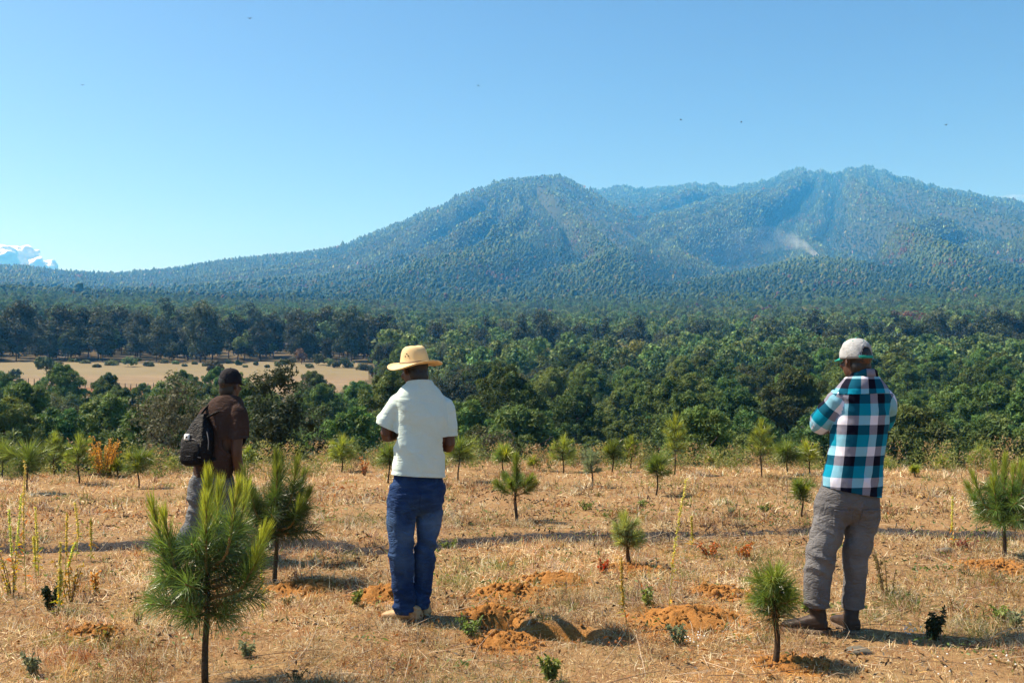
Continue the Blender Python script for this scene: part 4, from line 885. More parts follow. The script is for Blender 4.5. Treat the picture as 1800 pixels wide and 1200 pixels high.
cm = eval_mesh(CR, None, Q, [('SOLIDIFY', dict(thickness=.004, offset=0.))], 'collar'); cco = coords(cm); lv = np.empty(len(cm.loops), np.int32); cm.loops.foreach_get('vertex_index', lv)
cu = np.stack([np.arctan2((cco - cc0) @ f, (cco - cc0) @ r), cco[:, 2] / .204 * .4 + .2], 1); cu[:, 0] = (np.where(cu[:, 0] > 1.5, cu[:, 0] - 6.283, cu[:, 0]) + 1.57) * .08 / .204 + .13
cm.uv_layers.new(name='check').data.foreach_set('uv', cu[lv].astype(np.float32).ravel()); finish('collar', cm, M['check'], shirt)
legs = [([m(1469, 872, .0), m(1459, 915, -.01), m(1443, 968, -.02), m(1437, 1015, -.01), m(1434, 1068, -.01)], [.106, .097, .083, .076, .070]),
        ([m(1520, 872, .02), m(1518, 915, .02), m(1510, 968, .03), m(1508, 1015, .04), m(1504, 1074, .05)], [.104, .095, .074, .066, .059])]
tr = trouser_mesh(m(1496, 872, .01), .182, .128, r, f, .90, legs, 'trousers', 51, [(m(1434, 1061, -.01), (0, 0, -1)), (m(1504, 1067, .05), (0, 0, -1))])
to = finish('trousers', tr, M['chino'], P2m)
for px in (1474, 1523):
    c = m(px, 905, 0); patch(tr, lambda q, n, c=c: abs(q.x - c[0]) < .08 and abs(q.z - c[2]) < .08 and n.y < -.25 and (q.x - m(1499, 0)[0]) * (c[0] - m(1499, 0)[0]) > 0 and q.y < c[1], [(c + vec(-.06, 0, 0), (-1, 0, .06)), (c + vec(.06, 0, 0), (1, 0, .06)), (c + vec(0, 0, .06), (0, 0, 1)), (c + vec(0, 0, -.06), (-.3, 0, -1)), (c + vec(0, 0, -.06), (.3, 0, -1))], .0045, .003, 'back_pocket', M['chino'], to)
shoe('boot', m(1452, 1109, -.03) + vec(0, 0, .012), (-.93, .36, 0), .275, .105, .10, M['boot_dark'], P2m, m(1434, 1050, -.01)); shoe('boot', m(1500, 1111, -.03) + vec(0, 0, .012), (-.12, .99, 0), .28, .105, .10, M['boot_dark'], P2m, m(1504, 1056, .05))
def cap(c, ax, ay, up, parent, mat, brim_mat, strap_mat, rx, ry, hz, opening, brim_len, button=None, eyelets=None, label=None):
    """six-panel dome with an arched opening over the strap at the back; ay points to the brim"""
    nu, nv = 72, 18; vid = {}; V = []; Q = []
    for i in range(nv + 1):
        ph = i / nv * math.pi / 2 * .985
        for j in range(nu):
            th = j / nu * 2 * math.pi; seam = -.0022 * max(0, math.cos(th * 6)) ** 12 * math.cos(ph); cz = math.sin(ph) ** .82; cr = math.cos(ph) ** .80
            wob = .0025 * math.sin(th * 5 + i * .8) * math.cos(ph)
            V.append(c + ax * math.cos(th) * (rx * cr + seam + wob) + ay * math.sin(th) * (ry * cr + seam + wob) + up * hz * cz)
    for i in range(nv):
        for j in range(nu):
            th = (j + .5) / nu * 2 * math.pi; da = abs((th - 1.5 * math.pi + math.pi) % (2 * math.pi) - math.pi); hh_ = (i + .5) / nv
            if opening and da < .46 and hh_ < .36 * math.sqrt(max(0, 1 - (da / .46) ** 2)): continue
            Q.append((i * nu + j, i * nu + (j + 1) % nu, (i + 1) * nu + (j + 1) % nu, (i + 1) * nu + j))
    T = [(nv * nu + j, nv * nu + (j + 1) % nu, len(V)) for j in range(nu)]; V.append(c + up * hz)
    me = eval_mesh(np.array(V), np.array(T), np.array(Q), [('SOLIDIFY', dict(thickness=.003, offset=-1.))], 'cap'); o = finish('cap', me, mat, parent, label)
    bt = np.linspace(math.pi * .12, math.pi * .88, 20); B = []
    for k_ in range(6):
        s_ = k_ / 5
        for t in bt:
            w_ = math.sin((t - bt[0]) / (bt[-1] - bt[0]) * math.pi) ** .5; B.append(c + ax * math.cos(t) * rx * (1.0 - .04 * s_) + ay * (math.sin(t) * ry * .97 + brim_len * s_ * w_) + up * (.006 - .016 * s_ * w_ - .012 * s_ * math.cos(t) ** 2))
    i, j = np.meshgrid(np.arange(5), np.arange(19), indexing='ij'); BQ = np.stack([i * 20 + j, i * 20 + j + 1, (i + 1) * 20 + j + 1, (i + 1) * 20 + j], -1).reshape(-1, 4)
    finish('brim', eval_mesh(np.array(B), None, BQ, [('SOLIDIFY', dict(thickness=.004, offset=0.))], 'brim'), brim_mat, o)
    if opening:
        st = np.linspace(-.62, .62, 16) + 1.5 * math.pi; SV = np.array([c + ax * math.cos(t) * rx * 1.005 + ay * math.sin(t) * ry * 1.005 + up * z for z in (.002, .020) for t in st]); SQ = np.stack([np.arange(15), np.arange(1, 16), np.arange(17, 32), np.arange(16, 31)], 1)
        finish('strap', eval_mesh(SV, None, SQ, [('SOLIDIFY', dict(thickness=.003, offset=0.))], 'strap'), strap_mat, o)
    Vb, Tb, Qb = ellipsoid(c + up * hz, ax * .007, ay * .007, up * .004, 10, 6); link('button', mesh_np('button', Vb, [Tb, Qb], [strap_mat], shade_smooth=True), o)
    for k_ in range(6):
        th = (k_ + .5) / 6 * 2 * math.pi; ph = .95; q = c + ax * math.cos(th) * rx * math.cos(ph) ** .8 + ay * math.sin(th) * ry * math.cos(ph) ** .8 + up * hz * math.sin(ph) ** .82
        Ve, Te, Qe = ellipsoid(q, ax * .004, ay * .004, up * .004, 8, 5); link('eyelet', mesh_np('eyelet', Ve, [Te, Qe], [strap_mat]), o)
    return o
cu_ = nrm(hu + vec(.02, -.03, 0)); cx_ = nrm(np.cross(hf, cu_)); cy_ = np.cross(cu_, cx_)
cap(hc + cu_ * .018, cx_, cy_, cu_, P2m, M['cap_grey'], M['cap_teal'], M['cap_teal'], .094, .108, .130, True, .068)

# ============ the man with the backpack
D3m = 8.6; S3 = FPX / D3m; m = zmap(365, 975, S3)
g0 = on_ground(365, 979)
P3m = tag(empty('person', (g0[0], g0[1], H(g0[0], g0[1]))), 'man in brown t-shirt and black cap wearing a small backpack, behind the large sapling', 'man')
f = nrm(vec(.36, .93, 0)); r = vec(f[1], -f[0], 0)
hf = nrm(vec(.42, .90, -.05)); hr = nrm(vec(.90, -.42, 0)); hu = np.cross(hr, hf)
hc = m(398, 678) + vec(0, .05, 0)
skinp = head_parts(hc, hf, hr, hu, 1.04); neck = m(396, 705, .02); skinp.append(limb([neck - Z * .08, neck, hc - hf * .015 - hu * .03], [.072, .064, .060], 16, 8))
skinp.append(rings([(c, r * w, f * d) for c, w, d in [(m(397, 706), .07, .065), (m(394, 720), .13, .09), (m(390, 745), .155, .10), (m(383, 790), .145, .10), (m(374, 830), .14, .095), (m(371, 845), .125, .08), (m(370, 860), .09, .055)]], 24))
lsh, lel, lwr = m(356, 727, .10), m(345, 785, .20), m(362, 800, .40)
rsh, rel, rwr = m(420, 722, -.08), m(419, 790, -.10), m(420, 838, -.02)
skinp.append(limb([lsh, (lsh + lel) / 2, lel, lwr], [.05, .046, .042, .030])); skinp.append(limb([rsh, (rsh + rel) / 2, rel, (rel + rwr) / 2, rwr], [.054, .050, .043, .042, .031]))
skinp += hand(lwr, (.3, .9, .1), (.9, -.2, 0), (0, .1, 1), 1, .4) + hand(rwr, (.06, .22, -1), (-.9, .2, 0), (.2, .95, .1), 1, .45)
for a, b, c in ((m(352, 850, .03), m(346, 905, .02), m(318, 958, -.06)), (m(388, 850, 0), m(392, 910, .10), m(388, 960, .12))): skinp.append(limb([a, b, c], [.060, .052, .040]))
finish('body', union(skinp, .0075, 3, 'body'), M['skin'], P3m); eyes(hc, hf, hr, hu, P3m); hair_cap(hc, hf, hr, hu, P3m, 1.0, .95)
tor = [(m(398, 693), .078, .07), (m(397, 698), .112, .085), (m(395, 705), .152, .098), (m(392, 718), .182, .112), (m(388, 745), .190, .124), (m(382, 785), .178, .126), (m(375, 815), .170, .124), (m(371, 838), .172, .126), (m(370, 850), .172, .126)]
sl = [dict(pts=[lsh + vec(.03, 0, .02), lsh + vec(-.01, .01, -.02), (lsh + lel) / 2 + vec(0, 0, -.02), lel], rad=[.064, .068, .066, .064], cut=lsh * .25 + lel * .75, n=lel - lsh),
      dict(pts=[rsh + vec(-.04, 0, .006), rsh + vec(.004, 0, -.02), m(421, 758, -.09), m(421, 777, -.10)], rad=[.064, .074, .074, .072], cut=m(420.5, 767, -.09), n=(.06, 0, -1))]
tshirt3 = tee([(c, r * w, f * d) for c, w, d in tor], sl, (m(371, 833), (-.03, 0, -1)), (m(398, 696), (0, .2, 1)), 61, 'shirt', M['brown_tee'], P3m, 1.0)
legs = [([m(353, 838, .03), m(350, 870, .02), m(345, 905, .02), m(331, 935, -.02), m(318, 966, -.06)], [.105, .100, .084, .076, .072]),
        ([m(387, 838, 0), m(390, 875, .05), m(392, 910, .10), m(390, 940, .12), m(388, 968, .12)], [.103, .098, .082, .074, .070])]
tr3 = trouser_mesh(m(370, 842, .01), .168, .120, r, f, .72, legs, 'trousers', 71, [(m(318, 962, -.06), (-.3, -.1, -1)), (m(388, 964, .12), (0, 0, -1))])
finish('trousers', tr3, M['trouser'], P3m)
shoe('boot', m(322, 976, -.12), (-.10, .99, 0), .27, .10, .095, M['boot_dark'], P3m, m(319, 955, -.06)); shoe('boot', m(388, 976, .05), (.35, .93, 0), .27, .10, .095, M['boot_dark'], P3m, m(388, 956, .12))
cu_ = nrm(hu + vec(0, -.04, 0)); cx_ = nrm(np.cross(hf, cu_)); cy_ = np.cross(cu_, cx_)
cap(hc + cu_ * .020, cx_, cy_, cu_, P3m, M['cap_black'], M['cap_black'], M['cap_black'], .090, .106, .135, False, .065)
# backpack on his back
bk = -f; bc = m(368, 770) + bk * .140 + vec(-.005, 0, 0)
B3 = tag(empty('backpack', P3m.location), 'small black and grey backpack with a white patch on the man in brown', 'backpack')
tilt = nrm(vec(.10, .05, 1)); side = r
def bring(t, w, d): return (bc + tilt * t + bk * d * .15, side * w, bk * d)
bme = union([rings([bring(-.205, .085, .045), bring(-.185, .125, .072), bring(-.10, .140, .086), bring(0, .132, .082), (bc + tilt * .09, side * .105, bk * .066), (bc + tilt * .17, side * .060, bk * .042), (bc + tilt * .225, side * .034, bk * .026)], 26, 2.7)], .006, 4, 'bag_body')
displace(bme, lambda p, n: .007 * ridged(p - bc, 12, 12, 5, 81) + .003 * vn3(p * 30, 82)); bo = finish('bag_body', bme, M['nylon'], B3)
pm_ = union([rings([(bc - tilt * .19 + bk * .070, side * .085, bk * .025), (bc - tilt * .16 + bk * .082, side * .100, bk * .032), (bc - tilt * .08 + bk * .086, side * .098, bk * .032), (bc - tilt * .02 + bk * .078, side * .078, bk * .024), (bc + tilt * .005 + bk * .072, side * .05, bk * .015)], 24, 2.8)], .005, 3, 'front_pocket'); finish('front_pocket', pm_, M['grey_mesh'], B3)
lp = bc + tilt * .035 - side * .055 + bk * .094
V, T, Q = rings([(lp - bk * .012, side * .024, tilt * .026), (lp + bk * .004, side * .024, tilt * .026)], 20, 6); link('label_patch', mesh_np('label_patch', V, [T, Q], [M['white_patch']]), B3)
V, T, Q = ellipsoid(lp + bk * .004, side * .010, tilt * .010, bk * .0025, 12, 6); link('emblem', mesh_np('emblem', V, [T, Q], [M['nylon']]), B3)
pth = [bc - tilt * .13 + side * a_ + bk * (.112 - 1.6 * a_ * a_) + tilt * (.012 * math.cos(a_ * 14)) for a_ in np.linspace(-.11, .11, 12)]
V, T, Q = tube(pth, np.full(12, .005), 6); link('piping', mesh_np('piping', V, [T, Q], [M['piping']], shade_smooth=True), B3)
arch = [bc + side * .085 * math.cos(t) + tilt * (-.13 + .15 * math.sin(t)) + bk * (.112 - .02 * abs(math.cos(t)) - .022 * math.sin(t)) for t in np.linspace(.1, math.pi - .1, 14)]
V, T, Q = tube(arch, np.full(14, .004), 6); link('piping', mesh_np('piping', V, [T, Q], [M['piping']], shade_smooth=True), B3)
for sd in (-1, 1):
    top = bc + tilt * .185 + side * sd * .03; sh = m(394, 712) + side * sd * .105 + Z * (.006 - .02 * sd) + f * -.02; over = m(394, 716) + side * sd * .115 + f * .085 + Z * -.03; und = m(388, 775) + side * sd * .165 + f * .07; low_ = bc - tilt * .17 + side * sd * .115
    P = bezier([top, (top + sh) / 2 + bk * .02 + Z * .012, sh, over, und, low_], 26); V, T, Q = tube(P, np.stack([np.full(26, .007), np.full(26, .016)], 1), 10); link('strap', mesh_np('strap', V, [T, Q], [M['nylon']], shade_smooth=True), B3)
    cd = bezier([bc + tilt * .19, bc + tilt * .02 + side * sd * .13 + bk * .05, bc - tilt * .17 + side * sd * .12 + bk * .03], 12); V, T, Q = tube(cd, np.full(12, .0045), 6); link('cord', mesh_np('cord', V, [T, Q], [M['piping']], shade_smooth=True), B3)
for o_ in (P3m, B3): o_.scale = (1.025,) * 3
#==PART3==
# ------------------------------------------------------------------ mounds of dug soil
def mound(px, py, rad_, h, seed, label):
    x, y = on_ground(px, py); n, mr = 44, 16; a = Acc(); rr_ = np.linspace(0, 1.15, mr); th = np.arange(n) / n * 2 * math.pi
    V = [];
    for q in rr_:
        wob = 1 + .28 * vn3(np.stack([np.cos(th) * 1.6, np.sin(th) * 1.6, np.full(n, seed * 3.1)], 1), seed)
        X, Y = rad_ * 1.25 * q * wob * np.cos(th), rad_ * .95 * q * wob * np.sin(th)
        zz = h * max(0, 1 - q * q) ** .8 * (1 + .5 * vn2(X * 14 + seed, Y * 14, seed)) + .020 * vn2(X * 48, Y * 48, seed + 1) * (q < 1.1) + .010 * vn2(X * 130, Y * 150, seed + 2)
        zz = np.where(q > 1.05, -.03, zz) + terrain(x + X, y + Y) - H(x, y)
        V.append(np.stack([X, Y, zz], 1))
    V, T, Q = skin(np.concatenate(V), mr, n, False)
    o = tag(link('soil_mound', mesh_np('soil_mound', V, Q, [M['soil']], shade_smooth=False), None, (x, y, H(x, y))), label, 'soil mound', 'mounds of freshly dug orange soil')
    g = np.random.default_rng(seed); ac = Acc()
    for i in range(130):
        q = math.sqrt(g.random()) * 1.25; t = g.random() * 6.28; X, Y = rad_ * 1.25 * q * math.cos(t), rad_ * .95 * q * math.sin(t); s_ = g.uniform(.004, .016) * (1 + (g.random() < .1))
        zz = h * max(0, 1 - q * q) ** .8 + H(x + X, y + Y) - H(x, y); Ve, Te, Qe = ellipsoid((X, Y, zz + s_ * .3), (s_ * g.uniform(.7, 1.3), 0, 0), (0, s_, 0), (0, 0, s_ * .8), 6, 4); ac.add(Ve + g.normal(size=Ve.shape) * s_ * .18, Te, Qe)
    tag(link('clod', ac.mesh('clod', [M['soil']]), o), None, None, None, 'stuff')
ML = ['orange soil mound behind the boots of the hat man', 'long orange soil mound right of the hat man', 'orange soil mound farthest from the hat man in its row', 'small orange soil mound at the shadow of the hat man', 'orange soil patch nearest the camera under the hat man shadow', 'wide orange soil mound beside the ball shaped sapling', 'flat orange soil patch at the left weeds', 'thin orange soil patch behind the wide mound', 'orange soil around the trunk of the right edge sapling', 'orange soil at the foot of the dark sapling', 'orange soil under the ball shaped sapling', 'thin orange soil patch by the grey green sapling']
for i, (px, py, rr_, hh_) in enumerate(MOUNDS): mound(px, py, rr_, hh_ * .85, 900 + i, ML[i])

# ------------------------------------------------------------------ pine saplings
def needles(a, B, D, L, w, col, rng, droop=.25, segs=2):
    """long thin needles that start along D and bend down"""
    n = len(B); D = nrm(D); s = nrm(np.cross(D, rng.normal(size=(n, 3)))) * w * .5; L = np.asarray(L).reshape(-1, 1)
    P1 = B + D * L * .5; D2 = nrm(D + np.array([0, 0, -1.]) * droop * rng.uniform(.4, 1.4, (n, 1))); P2 = P1 + D2 * L * .5
    if segs == 2:
        V = np.stack([B + s, B - s, P1 + s * .9, P1 - s * .9, P2], 1).reshape(-1, 3); k_ = np.arange(n)[:, None] * 5
        T = np.concatenate([k_ + np.array([[0, 1, 3]]), k_ + np.array([[0, 3, 2]]), k_ + np.array([[2, 3, 4]])]); a.add(V, T, None, np.repeat(col, 5, 0))
    else:
        V = np.stack([B + s, B - s, P2], 1).reshape(-1, 3); a.add(V, np.arange(n * 3).reshape(-1, 3), None, np.repeat(col, 3, 0))
def shoot(a, P, r0, nn, L, w, rng, c0, c1, spread=(1.1, .35), droop=.25, start=.0, segs=2):
    """needles round a shoot P (polyline): wide at the base, closing towards the tip"""
    P = np.asarray(P); seg = np.linspace(0, len(P) - 1.001, 200); Pi = np.stack([np.interp(seg, range(len(P)), P[:, k_]) for k_ in range(3)], 1); Ti = nrm(np.gradient(Pi, axis=0))
    t = start + (1 - start) * rng.random(nn) ** .85; i = np.clip((t * 199).astype(int), 0, 199)
    ang_ = np.interp(t, [start, 1], spread) * rng.uniform(.7, 1.3, nn); q = nrm(np.cross(Ti[i], rng.normal(size=(nn, 3)))); D = Ti[i] * np.cos(ang_)[:, None] + q * np.sin(ang_)[:, None]
    col = (c0[None] * (1 - t[:, None]) + c1[None] * t[:, None]) * rng.uniform(.7, 1.3, (nn, 1))
    needles(a, Pi[i] + q * r0, D, L * rng.uniform(.75, 1.15, nn) * np.interp(t, [0, .8, 1], [1, .95, .75]), w, col, rng, droop, segs)
DK, MD, YG, GY = vec(.032, .066, .022), vec(.115, .19, .042), vec(.42, .44, .055), vec(.21, .27, .15)
def sapling(px, py, top, half, style, seed, label, near=False, lean=0.0, shade=1.0, yg=1.0):
    """half: half width of the crown in photo pixels"""
    rng = np.random.default_rng(seed); x, y = on_ground(px, py); z0 = H(x, y); sc = FPX / y; Hh = (py - top) / sc; R = half / sc * (1 if near else 1.3)
    e = tag(empty('pine_sapling', (x, y, z0)), label, 'pine sapling', 'planted pine saplings'); a, tw, bt = Acc(), Acc(), Acc()
    dens = .50 if near else .25; w = .0030 if near else .0066; sg = 2 if near else 1
    tr = .020 if near else .013; lx = lean * Hh
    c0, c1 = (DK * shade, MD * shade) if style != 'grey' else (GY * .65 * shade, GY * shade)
    def axis(t): return vec(lx * t * t, 0, Hh * t)
    if style == 'ball':                       # one dense brush on a thin bare stem
        cb = .42; leader = np.array([axis(t) for t in np.linspace(0, .80, 9)])
        shoot(a, leader[4:], .01, int(1500 * dens), R * .92, w, rng, c0, c1 + .35 * yg * (YG - c1), (1.75, .30), .42, 0, sg)
        for k_ in range(8 if near else 6):
            az = k_ * 2.4 + rng.random(); b = axis(.48 + .035 * k_ * (1 if near else 1.3)); ln = R * rng.uniform(.30, .75); tip = b + vec(math.cos(az) * ln, math.sin(az) * ln, Hh * rng.uniform(-.02, .20)); P = bezier([b, (b + tip) / 2 + vec(math.cos(az), math.sin(az), -.3) * R * .06, tip], 6)
            bt.add(*tube(P, np.linspace(tr * .4, tr * .25, 6), 5)); shoot(a, P, .008, int(330 * dens * (1 if near else 1.4)), R * rng.uniform(.5, .78), w, rng, c0, c1 + rng.random() * yg * (YG - c1), (1.3, .45), rng.uniform(.2, .5), .15, sg)
    elif style == 'candle':                   # several upright yellow green shoots over a dark skirt
        leader = np.array([axis(t) for t in np.linspace(0, .88, 10)])
        for wz, k_n, ln, ris in ((.33, 7, .86, .03), (.42, 6, .78, .07), (.53, 4, .58, .09)):     # dark drooping skirt
            for k_ in range(k_n):
                az = k_ / k_n * 6.283 + wz * 9 + rng.normal() * .25; o_ = vec(math.cos(az), math.sin(az), 0); b = axis(wz + rng.normal() * .02); tip = b + o_ * R * ln * rng.uniform(.75, 1.05) + vec(0, 0, Hh * ris * rng.uniform(.3, 1.6)); P = bezier([b, (b + tip) / 2 - vec(0, 0, .01), tip], 8)
                bt.add(*tube(P, np.linspace(tr * .42, tr * .22, 8), 6)); shoot(a, P, .006, int(440 * dens), R * .44, w, rng, c0, c1, (1.35, .7), .48, .15, sg)
        for az, bz, ln, tz_ in ((3.0, .40, .82, .76), (3.9, .40, .62, .70), (.5, .42, .60, .78), (-.15, .40, .86, .66), (1.7, .5, .42, .84), (4.9, .46, .40, .80), (5.7, .5, .62, .86), (2.4, .36, .98, .58), (-.6, .36, .95, .56)):
            az += rng.normal() * .15; o_ = vec(math.cos(az), math.sin(az), 0); b = axis(bz); tip = axis(0) + o_ * R * ln + vec(0, 0, Hh * tz_ * rng.uniform(.95, 1.05)); P = bezier([b, b + o_ * R * ln * .62 + vec(0, 0, Hh * .05), b * .35 + tip * .65 + o_ * R * ln * .22, tip], 12)
            bt.add(*tube(P, np.linspace(tr * .5, tr * .26, 12), 6)); shoot(a, P[2:8], .006, int(420 * dens), R * .42, w, rng, c0, c1, (1.2, .8), .40, .1, sg)
            shoot(a, P[5:], .005, int(340 * dens), R * .38, w, rng, c1, c1 + .95 * yg * (YG - c1), (.62, .16), .05, .05, sg)
        shoot(a, leader[3:7], .01, int(800 * dens), R * .46, w, rng, c0, c1, (1.4, .9), .35, 0, sg); shoot(a, leader[6:], .006, int(760 * dens), R * .36, w, rng, c1, c1 + yg * (YG - c1), (.6, .14), .04, 0, sg)
    elif style == 'open':                     # leader and a few rising bare-based limbs
        leader = np.array([axis(t) for t in np.linspace(0, .90, 9)])
        shoot(a, leader[4:], .006, int(800 * dens * 2), R * .42, w, rng, c0, c1 + .3 * (YG - c1), (.9, .3), .1, 0, sg)
        for k_ in range(6):
            az = (0.15, 3.05, 1.3, 4.4, 2.2, 5.6)[k_]; b = axis(.36 + .045 * (k_ // 2)); o_ = vec(math.cos(az), math.sin(az), 0); tip = b + o_ * R * .78 + vec(0, 0, Hh * .17); P = bezier([b, b + o_ * R * .45 + vec(0, 0, Hh * .06), tip], 7)
            bt.add(*tube(P, np.linspace(tr * .5, tr * .3, 7), 5)); shoot(a, P, .006, int(420 * dens * 2), R * .40, w, rng, c0, c1 + (.25 if k_ else 0) * (YG - c1) + (vec(.12, .03, 0) if k_ == 0 else 0), (1.0, .35), .12, .3, sg)
    else:                                     # 'bush' / 'grey': whorls of short feathery limbs
        leader = np.array([axis(t) for t in np.linspace(0, .9, 9)])
        shoot(a, leader[3:], .008, int(900 * dens), R * .62, w, rng, c0, c1 + .7 * yg * (YG - c1), (1.3, .25), .16, 0, sg)
        for wz, k_n in ((.36, 5), (.52, 5), (.68, 4)):
            for k_ in range(k_n):
                az = k_ / k_n * 6.283 + wz * 7 + rng.normal() * .3; o_ = vec(math.cos(az), math.sin(az), 0); b = axis(wz); tip = b + o_ * R * .62 * (1.25 - wz * .8) + vec(0, 0, Hh * .14 * rng.uniform(.6, 1.3)); P = bezier([b, (b + tip) / 2 - vec(0, 0, Hh * .012), tip], 6)
                bt.add(*tube(P, np.linspace(tr * .45, tr * .25, 6), 5)); shoot(a, P, .006, int(300 * dens), R * .42, w, rng, c0, c1 + .55 * yg * (YG - c1), (1.15, .35), .2, .25, sg)
    if near:
        P_ = np.array([axis(t) for t in np.linspace(.30, .5, 5)]); RB = vec(.36, .20, .08); shoot(a, P_, .01, 120, R * .55, w, rng, RB, RB, (2.0, 1.5), .5, 0, sg)
    P = np.array([axis(t) + vec(.010 * math.sin(t * 9 + seed), .01 * math.cos(t * 7), 0) for t in np.linspace(-.03, .84, 10)]); tw.add(*tube(P, np.linspace(tr, tr * .35, 10), 8))
    link('trunk', tw.mesh('trunk', [M['bark_young']], shade_smooth=True), e)
    if bt.V: link('branches', bt.mesh('branches', [M['twig'] if near else M['bark_young']], shade_smooth=True), e)
    link('needles', a.mesh('needles', [M['needle']]), e); return e
sapling(362, 1196, 790, 116, 'candle', 601, 'large candle topped sapling in front of the backpack man', True, 0.0, 1.0, .72)
sapling(484, 1018, 768, 80, 'candle', 602, 'dark shaded candle topped sapling between backpack man and hat man', True, 0.0, .55, .25)  # its shade is painted in by darkening the needle tint
sapling(1364, 1160, 968, 56, 'ball', 603, 'ball shaped sapling at the boots of the plaid shirt man', True)
sapling(1765, 976, 778, 60, 'candle', 604, 'tall round sapling at the right edge of the field', True, .03, 1.1, .6)
sapling(907, 914, 787, 44, 'open', 605, 'open sapling with a few spreading bare limbs right of the hat man', True)
sapling(1106, 992, 903, 42, 'grey', 606, 'grey green round sapling with a leaning stem in mid field', True, -.12)
SAP = [(1411, 906, 835, 20, 'ball', 'small yellow green sapling left of the plaid shirt', -.10, 1.0, 1.3), (1155, 872, 794, 24, 'ball', 'dark little ball sapling on a bare stem below the tall thin one', 0, .9, .4), (1186, 836, 724, 25, 'bush', 'tallest thin sapling at the field edge', .02, 1.1, 1.0),
 (1338, 840, 737, 27, 'bush', 'tall feathery sapling left of the elbow of the plaid man', 0, 1.1, .9), (1384, 836, 776, 24, 'ball', 'umbrella shaped sapling beside the tall feathery one', 0, 1.0, .7), (1424, 832, 775, 24, 'bush', 'yellow green slanting sapling touching the plaid sleeve', -.15, 1.3, 1.3), (1110, 823, 765, 17, 'bush', 'thin sapling with a rusty dead tip', 0, 1.0, .8),
 (1077, 830, 770, 20, 'ball', 'dark round sapling left of the rusty tipped one', 0, .8, .6), (1041, 856, 783, 20, 'grey', 'wispy grey sapling on a crooked stem', -.08, 1.0, .2), (990, 830, 765, 26, 'bush', 'broad leafy sapling right of the open limbed one', 0, 1.2, .8), (884, 833, 777, 20, 'ball', 'bright yellow green sapling behind the open limbed one', 0, 1.4, 1.3),
 (939, 826, 800, 13, 'bush', 'tiny bright sapling right of the open limbed one', 0, 1.3, 1.2), (806, 846, 766, 26, 'ball', 'drooping sapling close to the right elbow of the hat man', .04, 1.0, .6), (683, 851, 776, 25, 'ball', 'drooping sapling hidden partly by the hat man', .05, 1.0, .5), (601, 828, 765, 28, 'bush', 'broad bright sapling left of the hat man', 0, 1.3, .9),
 (243, 856, 785, 25, 'ball', 'round sapling right of the rusty weeds', 0, .9, .6), (138, 848, 762, 28, 'bush', 'silvery sapling left of the rusty weeds', 0, 1.2, .6), (95, 833, 751, 20, 'bush', 'slim green sapling between two broad ones at the left', 0, 1.1, .7), (48, 866, 775, 36, 'ball', 'broad round sapling second from the left edge', 0, 1.0, .6), (4, 838, 770, 26, 'ball', 'sapling cut by the left edge of the picture', 0, .9, .5),
 (206, 836, 805, 14, 'bush', 'tiny yellow sapling in front of the rusty weeds', 0, 1.4, 1.6), (436, 826, 782, 17, 'bush', 'pale sapling just right of the backpack man', 0, 1.3, .8), (1608, 838, 818, 9, 'ball', 'tiny yellow sapling right of the plaid shirt', 0, 1.4, 1.5), (1656, 816, 783, 17, 'bush', 'pale bushy sapling at the far edge right of the plaid man', 0, 1.4, .9),
 (1722, 818, 772, 24, 'bush', 'feathery sapling behind the tall round one', 0, 1.2, 1.0), (1560, 816, 790, 16, 'bush', 'low sapling peeping past the plaid sleeve', 0, 1.2, .8), (1246, 822, 800, 12, 'bush', 'little sapling alone in the gap mid edge', 0, 1.2, .9), (770, 822, 790, 14, 'bush', 'little sapling behind the hip of the hat man', 0, 1.1, .8), (300, 822, 792, 13, 'bush', 'little sapling under the silvery shrub', 0, 1.2, .8), (1790, 812, 780, 20, 'bush', 'sapling at the right edge beyond the round one', 0, 1.2, .9)]
for i, (px, py, top, half, st, lab, ln, sh, yg) in enumerate(SAP): sapling(px, py, top, half, st, 620 + i, lab, False, ln, sh, yg)

